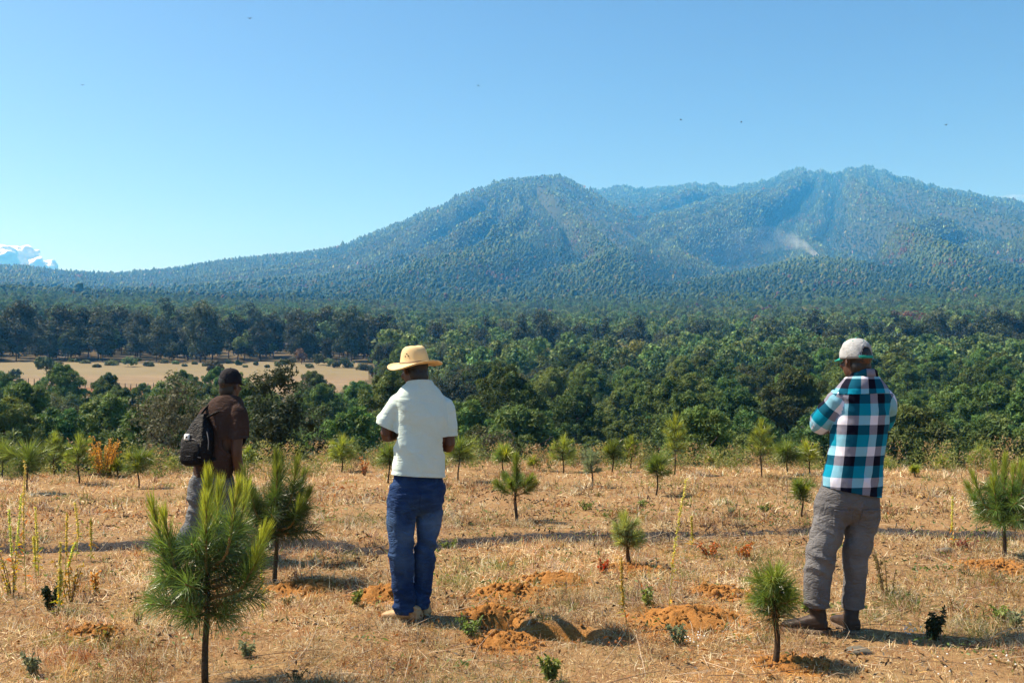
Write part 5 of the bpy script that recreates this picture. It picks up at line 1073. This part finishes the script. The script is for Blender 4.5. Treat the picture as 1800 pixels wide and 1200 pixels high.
# ------------------------------------------------------------------ weeds
def leaves(a, P, D, L, w, col, rng):
    n = len(P); D = nrm(D); s = nrm(np.cross(D, rng.normal(size=(n, 3)))); L = np.asarray(L).reshape(-1, 1)
    V = np.stack([P, P + D * L * .45 + s * w, P + D * L + np.array([0, 0, -.15]) * L, P + D * L * .45 - s * w], 1).reshape(-1, 3); a.add(V, None, np.arange(n * 4).reshape(-1, 4), np.repeat(col, 4, 0))
def weed(name, cat, px, py, top, half, kind, seed, label, group=None, cols=None):
    rng = np.random.default_rng(seed); x, y = on_ground(px, py); sc = FPX / y; Hh = (py - top) / sc; R = half / sc; e = tag(empty(name, (x, y, H(x, y))), label, cat, group); st, lf, fl = Acc(), Acc(), Acc()
    if kind == 'spike':                        # tall stalks with a dense yellow green seed spike
        stems = max(1, int(half / 6))
        for i in range(stems):
            az = rng.random() * 6.28; b = vec(math.cos(az), math.sin(az), 0) * R * .25 * (stems > 1); h = Hh * (1 if i == 0 else rng.uniform(.55, .95)); tip = b + vec(rng.normal() * .06 * h + (R * .6 * rng.normal() if stems > 1 else 0), rng.normal() * .05, h); P = bezier([b, b * .7 + (tip - b) * .5 + vec(rng.normal() * .01, 0, 0), tip], 8)
            st.add(*tube(P, np.linspace(.0035, .0015, 8), 5), np.broadcast_to(vec(.40, .42, .12), (42, 3)))
            n = 260; t = rng.uniform(.36, 1, n); Pi = np.stack([np.interp(t * 7, range(8), P[:, k_]) for k_ in range(3)], 1); d = rng.normal(size=(n, 3)) + vec(0, 0, .8); leaves(fl, Pi, d, rng.uniform(.010, .022, n), .0055, (vec(.62, .60, .14) if rng.random() < .8 else vec(.5, .36, .08)) * rng.uniform(.7, 1.2, (n, 1)), rng)
            n = 16; t = rng.uniform(.08, .5, n); Pi = np.stack([np.interp(t * 7, range(8), P[:, k_]) for k_ in range(3)], 1); d = rng.normal(size=(n, 3)) + vec(0, 0, .5); leaves(lf, Pi, d, rng.uniform(.03, .07, n), .006, np.where(rng.random((n, 1)) < .45, vec(.60, .30, .03), vec(.32, .32, .05)), rng)
    else:
        n_st = {'leafy': 7, 'rusty': 34, 'low': 9, 'dark': 12, 'twig': 10}[kind]; c = cols or (vec(.10, .15, .04), vec(.16, .20, .06))
        for i in range(n_st):
            az = rng.random() * 6.28; o_ = vec(math.cos(az), math.sin(az), 0); b = o_ * R * .25 * rng.random(); h = Hh * rng.uniform(.55, 1); tip = b + o_ * R * rng.uniform(.25, .9) * (h / Hh) + vec(0, 0, h); P = bezier([b, (b + tip) / 2 + vec(0, 0, h * .08), tip], 7); st.add(*tube(P, np.linspace(.004, .0015, 7) * (1 if y < 12 else 1.6), 4), np.broadcast_to(vec(.14, .10, .05), (30, 3)))
            n = {'leafy': 22, 'rusty': 60, 'low': 22, 'dark': 60, 'twig': 6}[kind]; t = rng.uniform(.12, 1, n); Pi = np.stack([np.interp(t * 6, range(7), P[:, k_]) for k_ in range(3)], 1); d = rng.normal(size=(n, 3)) + o_ * .4 + vec(0, 0, .5)
            s_ = {'leafy': .030, 'rusty': .030, 'low': .03, 'dark': .028, 'twig': .02}[kind] * (1 if y < 12 else 1.3); mixv = rng.random((n, 1)); leaves(lf, Pi, d, s_ * rng.uniform(.6, 1.3, n), s_ * .22, (c[0] * mixv + c[1] * (1 - mixv)) * rng.uniform(.75, 1.2, (n, 1)), rng)
    if st.V: link('stem', st.mesh('stem', [M['weed']]), e)
    if lf.V: link('foliage', lf.mesh('foliage', [M['weed']]), e)
    if fl.V: link('seed_head', fl.mesh('seed_head', [M['weed']]), e)
    return e
SP = 'tall weeds with yellow green seed spikes'
for i, (px, py, top, half, lab) in enumerate([(22, 1020, 868, 16, 'clump of seed spike weeds at the left edge'), (46, 1045, 815, 7, 'single very tall seed spike reaching the saplings at the left'), (64, 1010, 890, 14, 'seed spike weeds just right of the left edge clump'), (118, 1020, 905, 14, 'pair of seed spikes standing above the charred strip'), (134, 985, 886, 6, 'slim seed spike beside the pair over the charred strip'), (160, 985, 910, 6, 'short seed spike bending right over the charred strip'), (100, 1085, 960, 14, 'low seed spikes above the orange leaved weed'), (285, 985, 905, 6, 'thin pale spike left of the large sapling'),
        (1175, 1085, 842, 8, 'tall lone seed spike between the wide mound and the grey green sapling'), (1104, 1105, 985, 7, 'lone seed spike in front of the grey green sapling'), (1676, 965, 872, 7, 'bright seed spike right of the plaid shirt man'), (462, 1085, 925, 6, 'thin seed spike behind the right side of the large sapling'), (1216, 960, 905, 5, 'short thin spike behind the tall lone one')]):
    weed('spike_weed', 'weed', px, py, top, half, 'spike', 700 + i, lab, SP)
weed('rusty_weed', 'weed', 184, 836, 765, 46, 'rusty', 720, 'bushy rust orange weed at the field edge on the left', None, (vec(.50, .20, .04), vec(.58, .30, .09)))
weed('rusty_weed', 'weed', 640, 835, 803, 9, 'leafy', 721, 'small red stemmed weed left of the hat man', None, (vec(.45, .10, .04), vec(.40, .25, .08)))
OR = (vec(.55, .30, .04), vec(.36, .34, .07)); GR = (vec(.10, .16, .035), vec(.20, .25, .06)); DKW = (vec(.018, .03, .012), vec(.035, .05, .02)); RD = (vec(.50, .05, .03), vec(.35, .18, .06)); GG = (vec(.16, .20, .10), vec(.24, .27, .15)); OL = (vec(.12, .10, .035), vec(.20, .17, .05))
LW = [(22, 1050, 960, 34, 'leafy', OR, 'orange leaved weed at the left edge'), (125, 1062, 985, 30, 'leafy', OR, 'orange yellow weed between the seed spikes'), (88, 1078, 1025, 22, 'dark', DKW, 'small dark weed under the orange yellow weed'), (1640, 1118, 1062, 26, 'dark', DKW, 'small dark bush at the shadow of the plaid shirt man'), (1560, 1045, 960, 34, 'leafy', OL, 'olive weed just right of the grey trousers'),
 (826, 1115, 1082, 28, 'low', GR, 'green weed in the shadow of the hat man'), (1190, 1125, 1090, 26, 'low', GG, 'grey green weed at the near side of the wide mound'), (970, 1195, 1150, 22, 'dark', GR, 'dark green weed at the bottom middle'), (435, 1150, 1122, 20, 'low', GG, 'pale spiky tuft right of the large sapling stem'), (182, 1130, 1090, 26, 'low', (vec(.20, .24, .05), vec(.40, .20, .06)), 'yellow green weed on the flat soil patch'),
 (58, 1180, 1140, 22, 'low', GG, 'grey green weed in the bottom corner'), (1250, 975, 945, 34, 'low', RD, 'patch of small red flowered weed near the charred strip'), (1308, 985, 952, 26, 'low', RD, 'smaller red flowered weed beside the ball sapling'), (1755, 1085, 1055, 22, 'low', GR, 'green weed at the right edge'), (1785, 1095, 1060, 20, 'low', GG, 'grey weed in the corner at the right edge'),
 (1030, 895, 878, 24, 'low', GR, 'low green tuft in front of the crooked grey sapling'), (1130, 890, 878, 12, 'low', GR, 'tiny green tuft below the dark ball sapling'), (625, 1062, 1035, 18, 'low', GR, 'green weed behind the left boot of the hat man'), (1060, 1010, 985, 14, 'low', RD, 'tiny red weed below the grey green sapling'), (1138, 1070, 1030, 14, 'leafy', GR, 'slim green weed left of the wide mound'),
 (250, 960, 935, 20, 'low', GG, 'grey tuft at the charred strip left of the sapling'), (700, 965, 945, 18, 'low', GR, 'green tuft where the charred strip meets the jeans'), (790, 960, 940, 24, 'low', GR, 'green tuft on the charred strip right of the jeans'), (1345, 895, 880, 16, 'low', GR, 'dark green tuft left of the small yellow sapling'), (1280, 905, 885, 20, 'low', GG, 'grey green tuft in the open grass'),
 (1420, 1075, 1060, 14, 'low', GR, 'green weed behind the boots of the plaid man'), (165, 1050, 1010, 10, 'leafy', OR, 'small yellow weed beyond the dark weed'), (505, 1060, 1040, 18, 'twig', OL, 'dry twiggy weed near the dark sapling'), (1690, 960, 945, 30, 'low', (vec(.20, .08, .04), vec(.25, .14, .06)), 'reddish dry weed near the right edge sapling'), (240, 1100, 1075, 14, 'twig', OL, 'dry twigs right of the flat soil patch'), (520, 1190, 1165, 26, 'twig', DKW, 'dark dry twigs at the bottom right of the large sapling')]
for i, (px, py, top, half, kd, cc_, lab) in enumerate(LW): weed('weed', 'weed', px, py, top, half, kd, 740 + i, lab, 'low weeds in the dry grass', cc_)
# weeds fringing the far edge of the field
g = np.random.default_rng(9)
FR = Acc(); FS = Acc()
for i in range(420):
    px = g.uniform(-60, 1860); py = g.uniform(806, 832) + (6 if px < 560 else -4); x, y = on_ground(px, py); z = H(x, y); h = g.uniform(.12, .50) * (1.3 if px > 1580 or px < 240 else 1); n = 100
    t = g.random(n); az = g.random(n) * 6.28; P = vec(x, y, z) + np.stack([np.cos(az) * .16 * g.random(n), np.sin(az) * .16 * g.random(n), t * h], 1); base = (vec(.16, .20, .05), vec(.26, .26, .08), vec(.09, .13, .04), vec(.36, .26, .12))[int(g.integers(4))]
    leaves(FR, P, g.normal(size=(n, 3)) + vec(0, 0, .9), g.uniform(.03, .075, n), .0075, base * g.uniform(.7, 1.25, (n, 1)), g)
tag(link('edge_weeds', FR.mesh('edge_weeds', [M['weed']])), 'mixed green and straw weeds fringing the far edge of the field', None, None, 'stuff')
# white flowers in the grass
WF = Acc()
for cx0, cy0, n_, sp in ((1605, 1112, 18, 22), (1215, 1130, 12, 24), (1640, 1175, 6, 60), (1765, 1170, 7, 40)):
    for i in range(n_):
        x, y = on_ground(cx0 + g.normal() * sp * .5, cy0 + g.normal() * sp * .2); Ve, Te, Qe = ellipsoid((x, y, H(x, y) + g.uniform(.02, .07)), (.0055, 0, 0), (0, .0055, 0), (0, 0, .004), 7, 4); WF.add(Ve, Te, Qe, vec(.75, .74, .70))
tag(link('white_flowers', WF.mesh('white_flowers', [M['weed']])), 'tiny white flowers scattered in the dry grass', None, None, 'stuff')

# ------------------------------------------------------------------ dry grass: blades lying every way
def blades(n, r0, r1, seed, lmin, lmax, w, upright, tufts=0):
    rng = np.random.default_rng(seed); rr_ = np.sqrt(rng.uniform(r0 ** 2, r1 ** 2, n)); aa = rng.uniform(-.54, .54, n); x, y = rr_ * np.sin(aa), rr_ * np.cos(aa); tuft_col = None
    if tufts:                                   # matted tufts: blades gathered round shared roots
        m = n // 34; ti = rng.integers(0, m, n); sz_ = rng.lognormal(-3.0, .45, m); ra_ = rng.normal(size=(2, n)) * sz_[ti]; x, y = x[:m][ti] + ra_[0], y[:m][ti] + ra_[1]; tuft_col = rng.choice(10, m, p=[.26, .16, .18, .12, .07, .06, .08, .03, .02, .02])[ti]
    pat = fbm2(x * 1.3, y * 1.3, 131, 3); soil_ = np.zeros(n)
    for mx, my, mr, mh in MW: soil_ = np.maximum(soil_, np.exp(-(((x - mx) / 1.25) ** 2 + (y - my) ** 2) / (mr * .95) ** 2))
    for hx, hy, hr, hd in PITS: soil_ = np.maximum(soil_, 1.0 * (np.hypot((x - hx) / 1.3, y - hy) < hr * 1.15))
    cd = np.abs(char_dist(x, y)); keep = (rng.random(n) < 1 - 1.25 * soil_) & (rng.random(n) < .30 + 1.1 * smooth(-.45, .25, pat)) & (rng.random(n) < 1 - .9 * np.exp(-(cd / .22) ** 2))
    x, y, pat, cd = x[keep], y[keep], pat[keep], cd[keep]; n = len(x); z = terrain(x, y)
    L = rng.uniform(lmin, lmax, n) * (.7 + .6 * smooth(-.3, .5, pat)); az = rng.uniform(0, 6.283, n); el = np.where(rng.random(n) < upright, rng.uniform(.6, 1.45, n), rng.uniform(.02, .5, n))
    D = np.stack([np.cos(az) * np.cos(el), np.sin(az) * np.cos(el), np.sin(el)], 1); s = nrm(np.cross(D, rng.normal(size=(n, 3)))) * w * .5 * rng.uniform(.6, 1.5, (n, 1))
    B = np.stack([x, y, z - .004], 1) + np.stack([x * 0, x * 0, rng.random(n) * .02 * (el < .5)], 1); Mi = B + D * L[:, None] * .55; Tp = Mi + nrm(D + rng.normal(size=(n, 3)) * .35 - vec(0, 0, .25)) * L[:, None] * .45
    V = np.stack([B + s, B - s, Mi + s * .8, Mi - s * .8, Tp], 1).reshape(-1, 3); k_ = np.arange(n)[:, None] * 5
    T = np.concatenate([k_ + np.array([[0, 1, 3]]), k_ + np.array([[0, 3, 2]]), k_ + np.array([[2, 3, 4]])])
    pal = np.array([(.60, .465, .24), (.47, .32, .155), (.84, .74, .50), (.20, .10, .050), (.38, .17, .06), (.52, .35, .25), (.17, .20, .05), (.07, .04, .026), (.48, .42, .33), (.64, .42, .13)]); pr_ = np.array([.26, .20, .12, .12, .04, .06, .08, .07, .03, .02])
    ci_ = rng.choice(10, n, p=pr_)
    if tufts: ci_ = np.where(rng.random(n) < .7, tuft_col[keep], ci_)
    gp = fbm2(x * .9 + 40, y * .9, 141, 3) > .22; ci_ = np.where(gp & (rng.random(n) < .35), 6, ci_); rp = fbm2(x * 1.6, y * 1.6 + 30, 151, 2) > .3; ci_ = np.where(rp & (rng.random(n) < .22), 4, ci_)
    col = pal[ci_] * rng.uniform(.75, 1.25, (n, 1)) * (.74 + .42 * smooth(-.35, .30, fbm2(x * .55 + 7, y * .75, 191, 4)))[:, None]; ch_ = (cd < .27 + .08 * rng.normal(size=n)) & (rng.random(n) < .85); col = np.where(ch_[:, None], np.array([.02, .019, .02]) + .09 * (rng.random((n, 1)) < .2), col)  # blades along the furrow blackened for ash and painted shade
    return V, T, np.repeat(col, 5, 0)
GA = Acc()
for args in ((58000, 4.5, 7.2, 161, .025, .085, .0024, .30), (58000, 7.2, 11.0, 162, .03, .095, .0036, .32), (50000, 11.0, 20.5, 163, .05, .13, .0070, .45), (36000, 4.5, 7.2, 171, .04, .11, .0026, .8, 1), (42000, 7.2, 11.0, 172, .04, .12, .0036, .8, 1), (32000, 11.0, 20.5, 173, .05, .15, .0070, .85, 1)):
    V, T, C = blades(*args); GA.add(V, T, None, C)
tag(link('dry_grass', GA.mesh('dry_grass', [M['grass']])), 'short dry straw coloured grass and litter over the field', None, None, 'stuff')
# loose stalks lying on the grass
LS = Acc(); g = np.random.default_rng(17)
for i in range(260):
    px, py = g.uniform(-40, 1840), 830 + 390 * g.random() ** .8; x, y = on_ground(px, py); L = g.uniform(.12, .55); az = g.normal() * .5 + (0 if g.random() < .7 else 1.4); p0 = vec(x, y, H(x, y) + .02); d = vec(math.cos(az), math.sin(az), g.uniform(-.02, .22)); LS.add(*tube(bezier([p0, p0 + d * L * .5 + g.normal(size=3) * .015, p0 + d * L + g.normal(size=3) * .03], 5), np.linspace(.0022, .0010, 5), 4), np.broadcast_to((vec(.58, .46, .32) if g.random() < .7 else vec(.14, .09, .06)), (22, 3)))
tag(link('fallen_stalks', LS.mesh('fallen_stalks', [M['grass']])), 'pale fallen stalks lying across the grass', None, None, 'stuff')
# leaf litter, green rosettes and crumbs of soil between the tufts
LI = Acc(); g = np.random.default_rng(29)
for i in range(620):
    rr_ = math.sqrt(g.uniform(4.7 ** 2, 14 ** 2)); aa = g.uniform(-.53, .53); x, y = rr_ * math.sin(aa), rr_ * math.cos(aa)
    if fbm2(np.array([x * .7]), np.array([y * .7 + 9]), 181, 3)[0] < -.18 + .5 * g.random() - .25: continue
    if any(math.hypot((x - hx) / 1.3, y - hy) < hr * 1.4 for hx, hy, hr, hd in PITS): continue
    n = int(g.integers(8, 22)); sp = g.uniform(.03, .11) * (1 + rr_ / 14); P = vec(x, y, H(x, y)) + np.stack([g.normal(size=n) * sp, g.normal(size=n) * sp, g.random(n) * .05], 1); u_ = g.random(); big = 1 + rr_ / 9
    base = vec(.05, .032, .022) if u_ < .42 else vec(.13, .065, .035) if u_ < .60 else vec(.10, .135, .035) if u_ < .80 else vec(.17, .20, .06) if u_ < .90 else vec(.30, .10, .04)
    leaves(LI, P, g.normal(size=(n, 3)) * vec(1, 1, .6) + vec(0, 0, .5), g.uniform(.010, .034, n) * big, .004 * big, base * g.uniform(.6, 1.4, (n, 1)), g)
tag(link('leaf_litter', LI.mesh('leaf_litter', [M['weed']])), 'dark dead leaves and small green rosettes between the grass tufts', None, None, 'stuff')
CR_ = Acc()
for i in range(420):
    mx, my, mr, mh = MW[int(g.integers(len(MW)))]; x, y = mx + g.normal() * mr * 1.7, my + g.normal() * mr * 1.3; s_ = g.lognormal(-5.1, .5); Ve, Te, Qe = ellipsoid((x, y, H(x, y) + s_ * .5 + .006), (s_ * 1.2, 0, 0), (0, s_, 0), (0, 0, s_ * .8), 6, 4); CR_.add(Ve + g.normal(size=Ve.shape) * s_ * .2, Te, Qe)
tag(link('soil_crumbs', CR_.mesh('soil_crumbs', [M['soil']])), 'crumbs of orange soil scattered round the mounds', None, None, 'stuff')
# a dark branch and a stone
x, y = on_ground(172, 838); bt = Acc(); bt.add(*tube(bezier([(-.22, 0, .03), (0, .03, .06), (.26, -.02, .03)], 8), np.linspace(.015, .008, 8), 6)); tag(link('fallen_branch', bt.mesh('fallen_branch', [M['bark_young']], shade_smooth=True), None, (x, y, H(x, y))), 'dark fallen branch lying below the rusty weeds', 'branch')
for px, py, s_, lab in ((1512, 1140, .05, 'pale flat stone in front of the boots of the plaid man'), (1662, 968, .06, 'grey stone beside a hole right of the plaid man')):
    x, y = on_ground(px, py); V, T, Q = rock(s_ * 1.5, s_, s_ * .5, int(px), 16, 10); tag(link('stone', mesh_np('stone', V, [T, Q], [M['cliff']], shade_smooth=True), None, (x, y, H(x, y) + s_ * .15)), lab, 'stone')

# ------------------------------------------------------------------ the far field: lone tree, fence, bushes
def far_tree(px, py, top, half, d, seed, label, tint, low=.22, name='oak_tree', cat='oak tree', nl=1600, leaf=.16):
    b = at_depth(px, py, d); z0 = H(b[0], d); Hh = max(.4, at_depth(px, top, d)[2] - z0); R = half * d / FPX; ca, ta = make_oak(seed, Hh, R * 1.1, nl, leaf, 10, tint, .9, low); e = tag(empty(name, (b[0], d, z0)), label, cat)
    link('trunk', ta.mesh('trunk', [M['bark']], shade_smooth=True), e); link('crown', ca.mesh('crown', [M['oak']]), e); return e
far_tree(79, 672, 625, 19, 180, 801, 'lone round tree standing by the fence in the pale field', (.060, .085, .030), .35, leaf=.22)
far_tree(378, 668, 628, 15, 200, 802, 'thin brownish tree on the field behind the black cap', (.13, .11, .045), .1, leaf=.2)
for i, (px, py, top, half, d, tn) in enumerate([(225, 652, 628, 13, 232, (.09, .13, .045)), (195, 652, 640, 16, 236, (.09, .12, .05)), (262, 652, 640, 12, 236, (.08, .115, .04)), (130, 650, 632, 9, 245, (.13, .14, .05)), (150, 652, 643, 12, 240, (.10, .12, .05)), (560, 645, 622, 14, 250, (.10, .125, .045)), (530, 645, 610, 12, 256, (.12, .09, .05)), (578, 645, 630, 9, 246, (.12, .15, .05)), (500, 642, 634, 8, 250, (.08, .11, .04)), (610, 650, 632, 16, 240, (.06, .08, .03)), (640, 655, 640, 14, 232, (.05, .065, .03)), (25, 668, 650, 14, 186, (.11, .14, .06)), (308, 645, 636, 7, 246, (.08, .12, .04)), (342, 645, 637, 6, 246, (.08, .11, .04)), (418, 644, 634, 7, 246, (.08, .115, .04)), (450, 645, 637, 5, 244, (.09, .12, .045)), (470, 650, 642, 5, 236, (.09, .12, .045)), (290, 644, 633, 7, 248, (.10, .13, .05)), (325, 650, 643, 5, 238, (.09, .12, .04)), (360, 648, 640, 6, 240, (.10, .12, .05)), (400, 640, 632, 6, 252, (.07, .10, .04)), (432, 650, 643, 5, 236, (.11, .13, .05)), (488, 646, 636, 7, 242, (.08, .11, .04)), (515, 640, 628, 9, 254, (.11, .10, .05)), (545, 652, 640, 8, 236, (.12, .15, .05)), (592, 648, 636, 9, 240, (.10, .13, .045)), (240, 640, 630, 9, 254, (.08, .10, .04)), (170, 655, 646, 8, 226, (.11, .14, .05)), (100, 655, 640, 10, 232, (.09, .11, .045))]):
    far_tree(px, py, top, half, d, 810 + i, '%s on the far side of the pale field' % ('tallest green bush' if i == 0 else 'small scattered green bush'), tn, .02, 'shrub', 'shrub', 700, .2)['group'] = 'bushes on the far side of the field'
fa, fb = on_ground(900, 800), None
def on_field(px, d): b = at_depth(px, 668, d); return vec(b[0], d, H(b[0], d))
fp = [on_field(px, d) for px, d in zip(np.linspace(-40, 330, 38), np.linspace(174, 168, 38))]
fe = tag(empty('wire_fence', fp[0]), 'low wooden post fence along the near side of the pale field', 'fence'); g = np.random.default_rng(23)
V, T, Q = tube([(0, 0, -.2), (.02, 0, .6), (0, .01, 1.25)], [.08, .075, .065], 7); pmesh = mesh_np('fence_post', V, [T, Q], [M['bark']], shade_smooth=True)
for i, p in enumerate(fp): o = link('post', pmesh, fe, p - fp[0], g.random() * 6, (1, 1, g.uniform(.75, 1.15)))
wa = Acc()
for hz_ in (.45, .95): wa.add(*tube([p - fp[0] + vec(0, 0, hz_ + g.normal() * .02) for p in fp], np.full(len(fp), .012), 4))
link('wire', wa.mesh('wire', [plain('rusty_wire', (.09, .07, .06))]), fe)

# ------------------------------------------------------------------ smoke, clouds, birds
src = march(1432, 452); q0 = vec(*src)
sm = [q0 + vec(4, -12, -2), q0 + vec(-18, -16, 14), q0 + vec(-48, -20, 30), q0 + vec(-105, -40, 34), q0 + vec(-230, -90, 10)]
V, T, Q = limb([p - q0 for p in sm], [5, 9, 16, 30, 36], 20, 20)
k = NT('smoke'); k.t.nodes.remove(k.b); tcn = k.n('ShaderNodeTexCoord').outputs['Object']
n1 = k.noise(.035, 4, .6, vec=tcn); sx = k.n('ShaderNodeSeparateXYZ'); k.l(tcn, sx.inputs[0])
fall = k.n('ShaderNodeMapRange'); k.l(sx.outputs['X'], fall.inputs['Value']); fall.inputs['From Min'].default_value = -300; fall.inputs['From Max'].default_value = 5; fall.inputs['To Min'].default_value = 0; fall.inputs['To Max'].default_value = 1
den = k.math('MULTIPLY', k.math('POWER', fall.outputs[0], 12.0), .12); den = k.math('ADD', den, k.math('MULTIPLY', fall.outputs[0], .0026)); den = k.math('MULTIPLY', den, k.ramp(n1, [(.40, 0), (.66, 1)]))
pv = k.n('ShaderNodeVolumePrincipled'); pv.inputs['Density Attribute'].default_value = ''; pv.inputs['Color'].default_value = (.93, .96, 1, 1); k.l(den, pv.inputs['Density']); k.l(pv.outputs[0], k.out.inputs['Volume']); k.m.cycles.volume_step_rate = 1.0
tag(link('smoke', mesh_np('smoke', V, [T, Q], [k.m]), None, q0), 'thin white smoke drifting left from a small fire on the slope', None, None, 'stuff')
k = NT('cloud_white'); k.color((.92, .92, .92)); k.rough(1, 0); k.b.inputs['Subsurface Weight'].default_value = .6; k.b.inputs['Subsurface Radius'].default_value = (60, 60, 60); M['cloud'] = k.m
def cloud(px, py, d, w, h, seed, label):
    c = at_depth(px, py, d); g = np.random.default_rng(seed); parts = []; s_ = d / FPX
    for i in range(26):
        u_ = g.uniform(-1, 1); q = vec(u_ * w, g.normal() * w * .3, (g.random() ** 1.3) * h * (1 - .55 * u_ * u_)) * s_; rr_ = h * s_ * g.uniform(.22, .46) * (1 - .4 * abs(u_)); parts.append(ellipsoid(q, (rr_ * 1.25, 0, 0), (0, rr_, 0), (0, 0, rr_ * .85), 14, 9))
    me = union(parts, h * s_ * .05, 2, 'cloud'); displace(me, lambda p, n: h * s_ * (.10 * vn3(p / (h * s_) * 5, seed) + .06 * vn3(p / (h * s_) * 12, seed + 1))); o = finish('cloud', me, M['cloud'], None); o.location = c; tag(o, label, 'cloud', 'white clouds low on the horizon')
cloud(-2, 484, 8200, 22, 56, 1, 'bright cloud cut by the left edge of the picture'); cloud(44, 490, 8600, 40, 52, 2, 'bright puffy cloud behind the low left ridge')
c = at_depth(1752, 352, 9000); V, T, Q = limb([vec(-330, 0, -70), vec(-120, 0, -20), vec(120, 0, 20), vec(380, 0, 45)], [12, 60, 70, 16], 20, 16, .5)
k = NT('thin_cloud'); k.t.nodes.remove(k.b); pv = k.n('ShaderNodeVolumePrincipled'); pv.inputs['Density Attribute'].default_value = ''; pv.inputs['Color'].default_value = (.97, .97, .97, 1)
k.l(k.math('MULTIPLY', k.ramp(k.noise(.012, 5, .6), [(.38, 0), (.7, 1)]), .0022), pv.inputs['Density']); k.l(pv.outputs[0], k.out.inputs['Volume'])
tag(link('cloud', mesh_np('cloud', V, [T, Q], [k.m]), None, c), 'faint wisp of high cloud above the right slope of the mountain', 'cloud')
bmat = plain('dark_feathers', (.03, .028, .03))
for i, (px, py, d, lab) in enumerate([(439, 33, 55, 'tiny dark bird highest in the sky'), (145, 150, 60, 'tiny dark bird over the left horizon'), (841, 151, 70, 'tiny dark bird above the middle of the first peak'), (1197, 211, 60, 'tiny pale bird over the saddle of the mountain'), (1303, 215, 62, 'tiny dark bird over the far ridge'), (1663, 220, 60, 'tiny dark bird over the right slope')]):
    p = at_depth(px, py, d); bz = tag(empty('bird', p, .4 * i), lab, 'bird', 'small birds in the sky'); V, T, Q = rings([((0, y_, 0), (w_, 0, 0), (0, 0, w_)) for y_, w_ in ((-.07, .006), (-.04, .016), (0, .02), (.045, .014), (.07, .004))], 10, 2); link('body', mesh_np('body', V, [T, Q], [bmat], shade_smooth=True), bz)
    for sd in (-1, 1):
        W = np.array([(0, .035, .008), (0, -.03, .008), (sd * .075, -.025, .045), (sd * .08, .035, .045), (sd * .15, -.01, .03)]); link('wing', eval_mesh(W, np.array([(2, 3, 4)]), np.array([(0, 1, 2, 3)]), [('SOLIDIFY', dict(thickness=.004, offset=0.))], 'wing'), bz).data.materials.append(bmat)
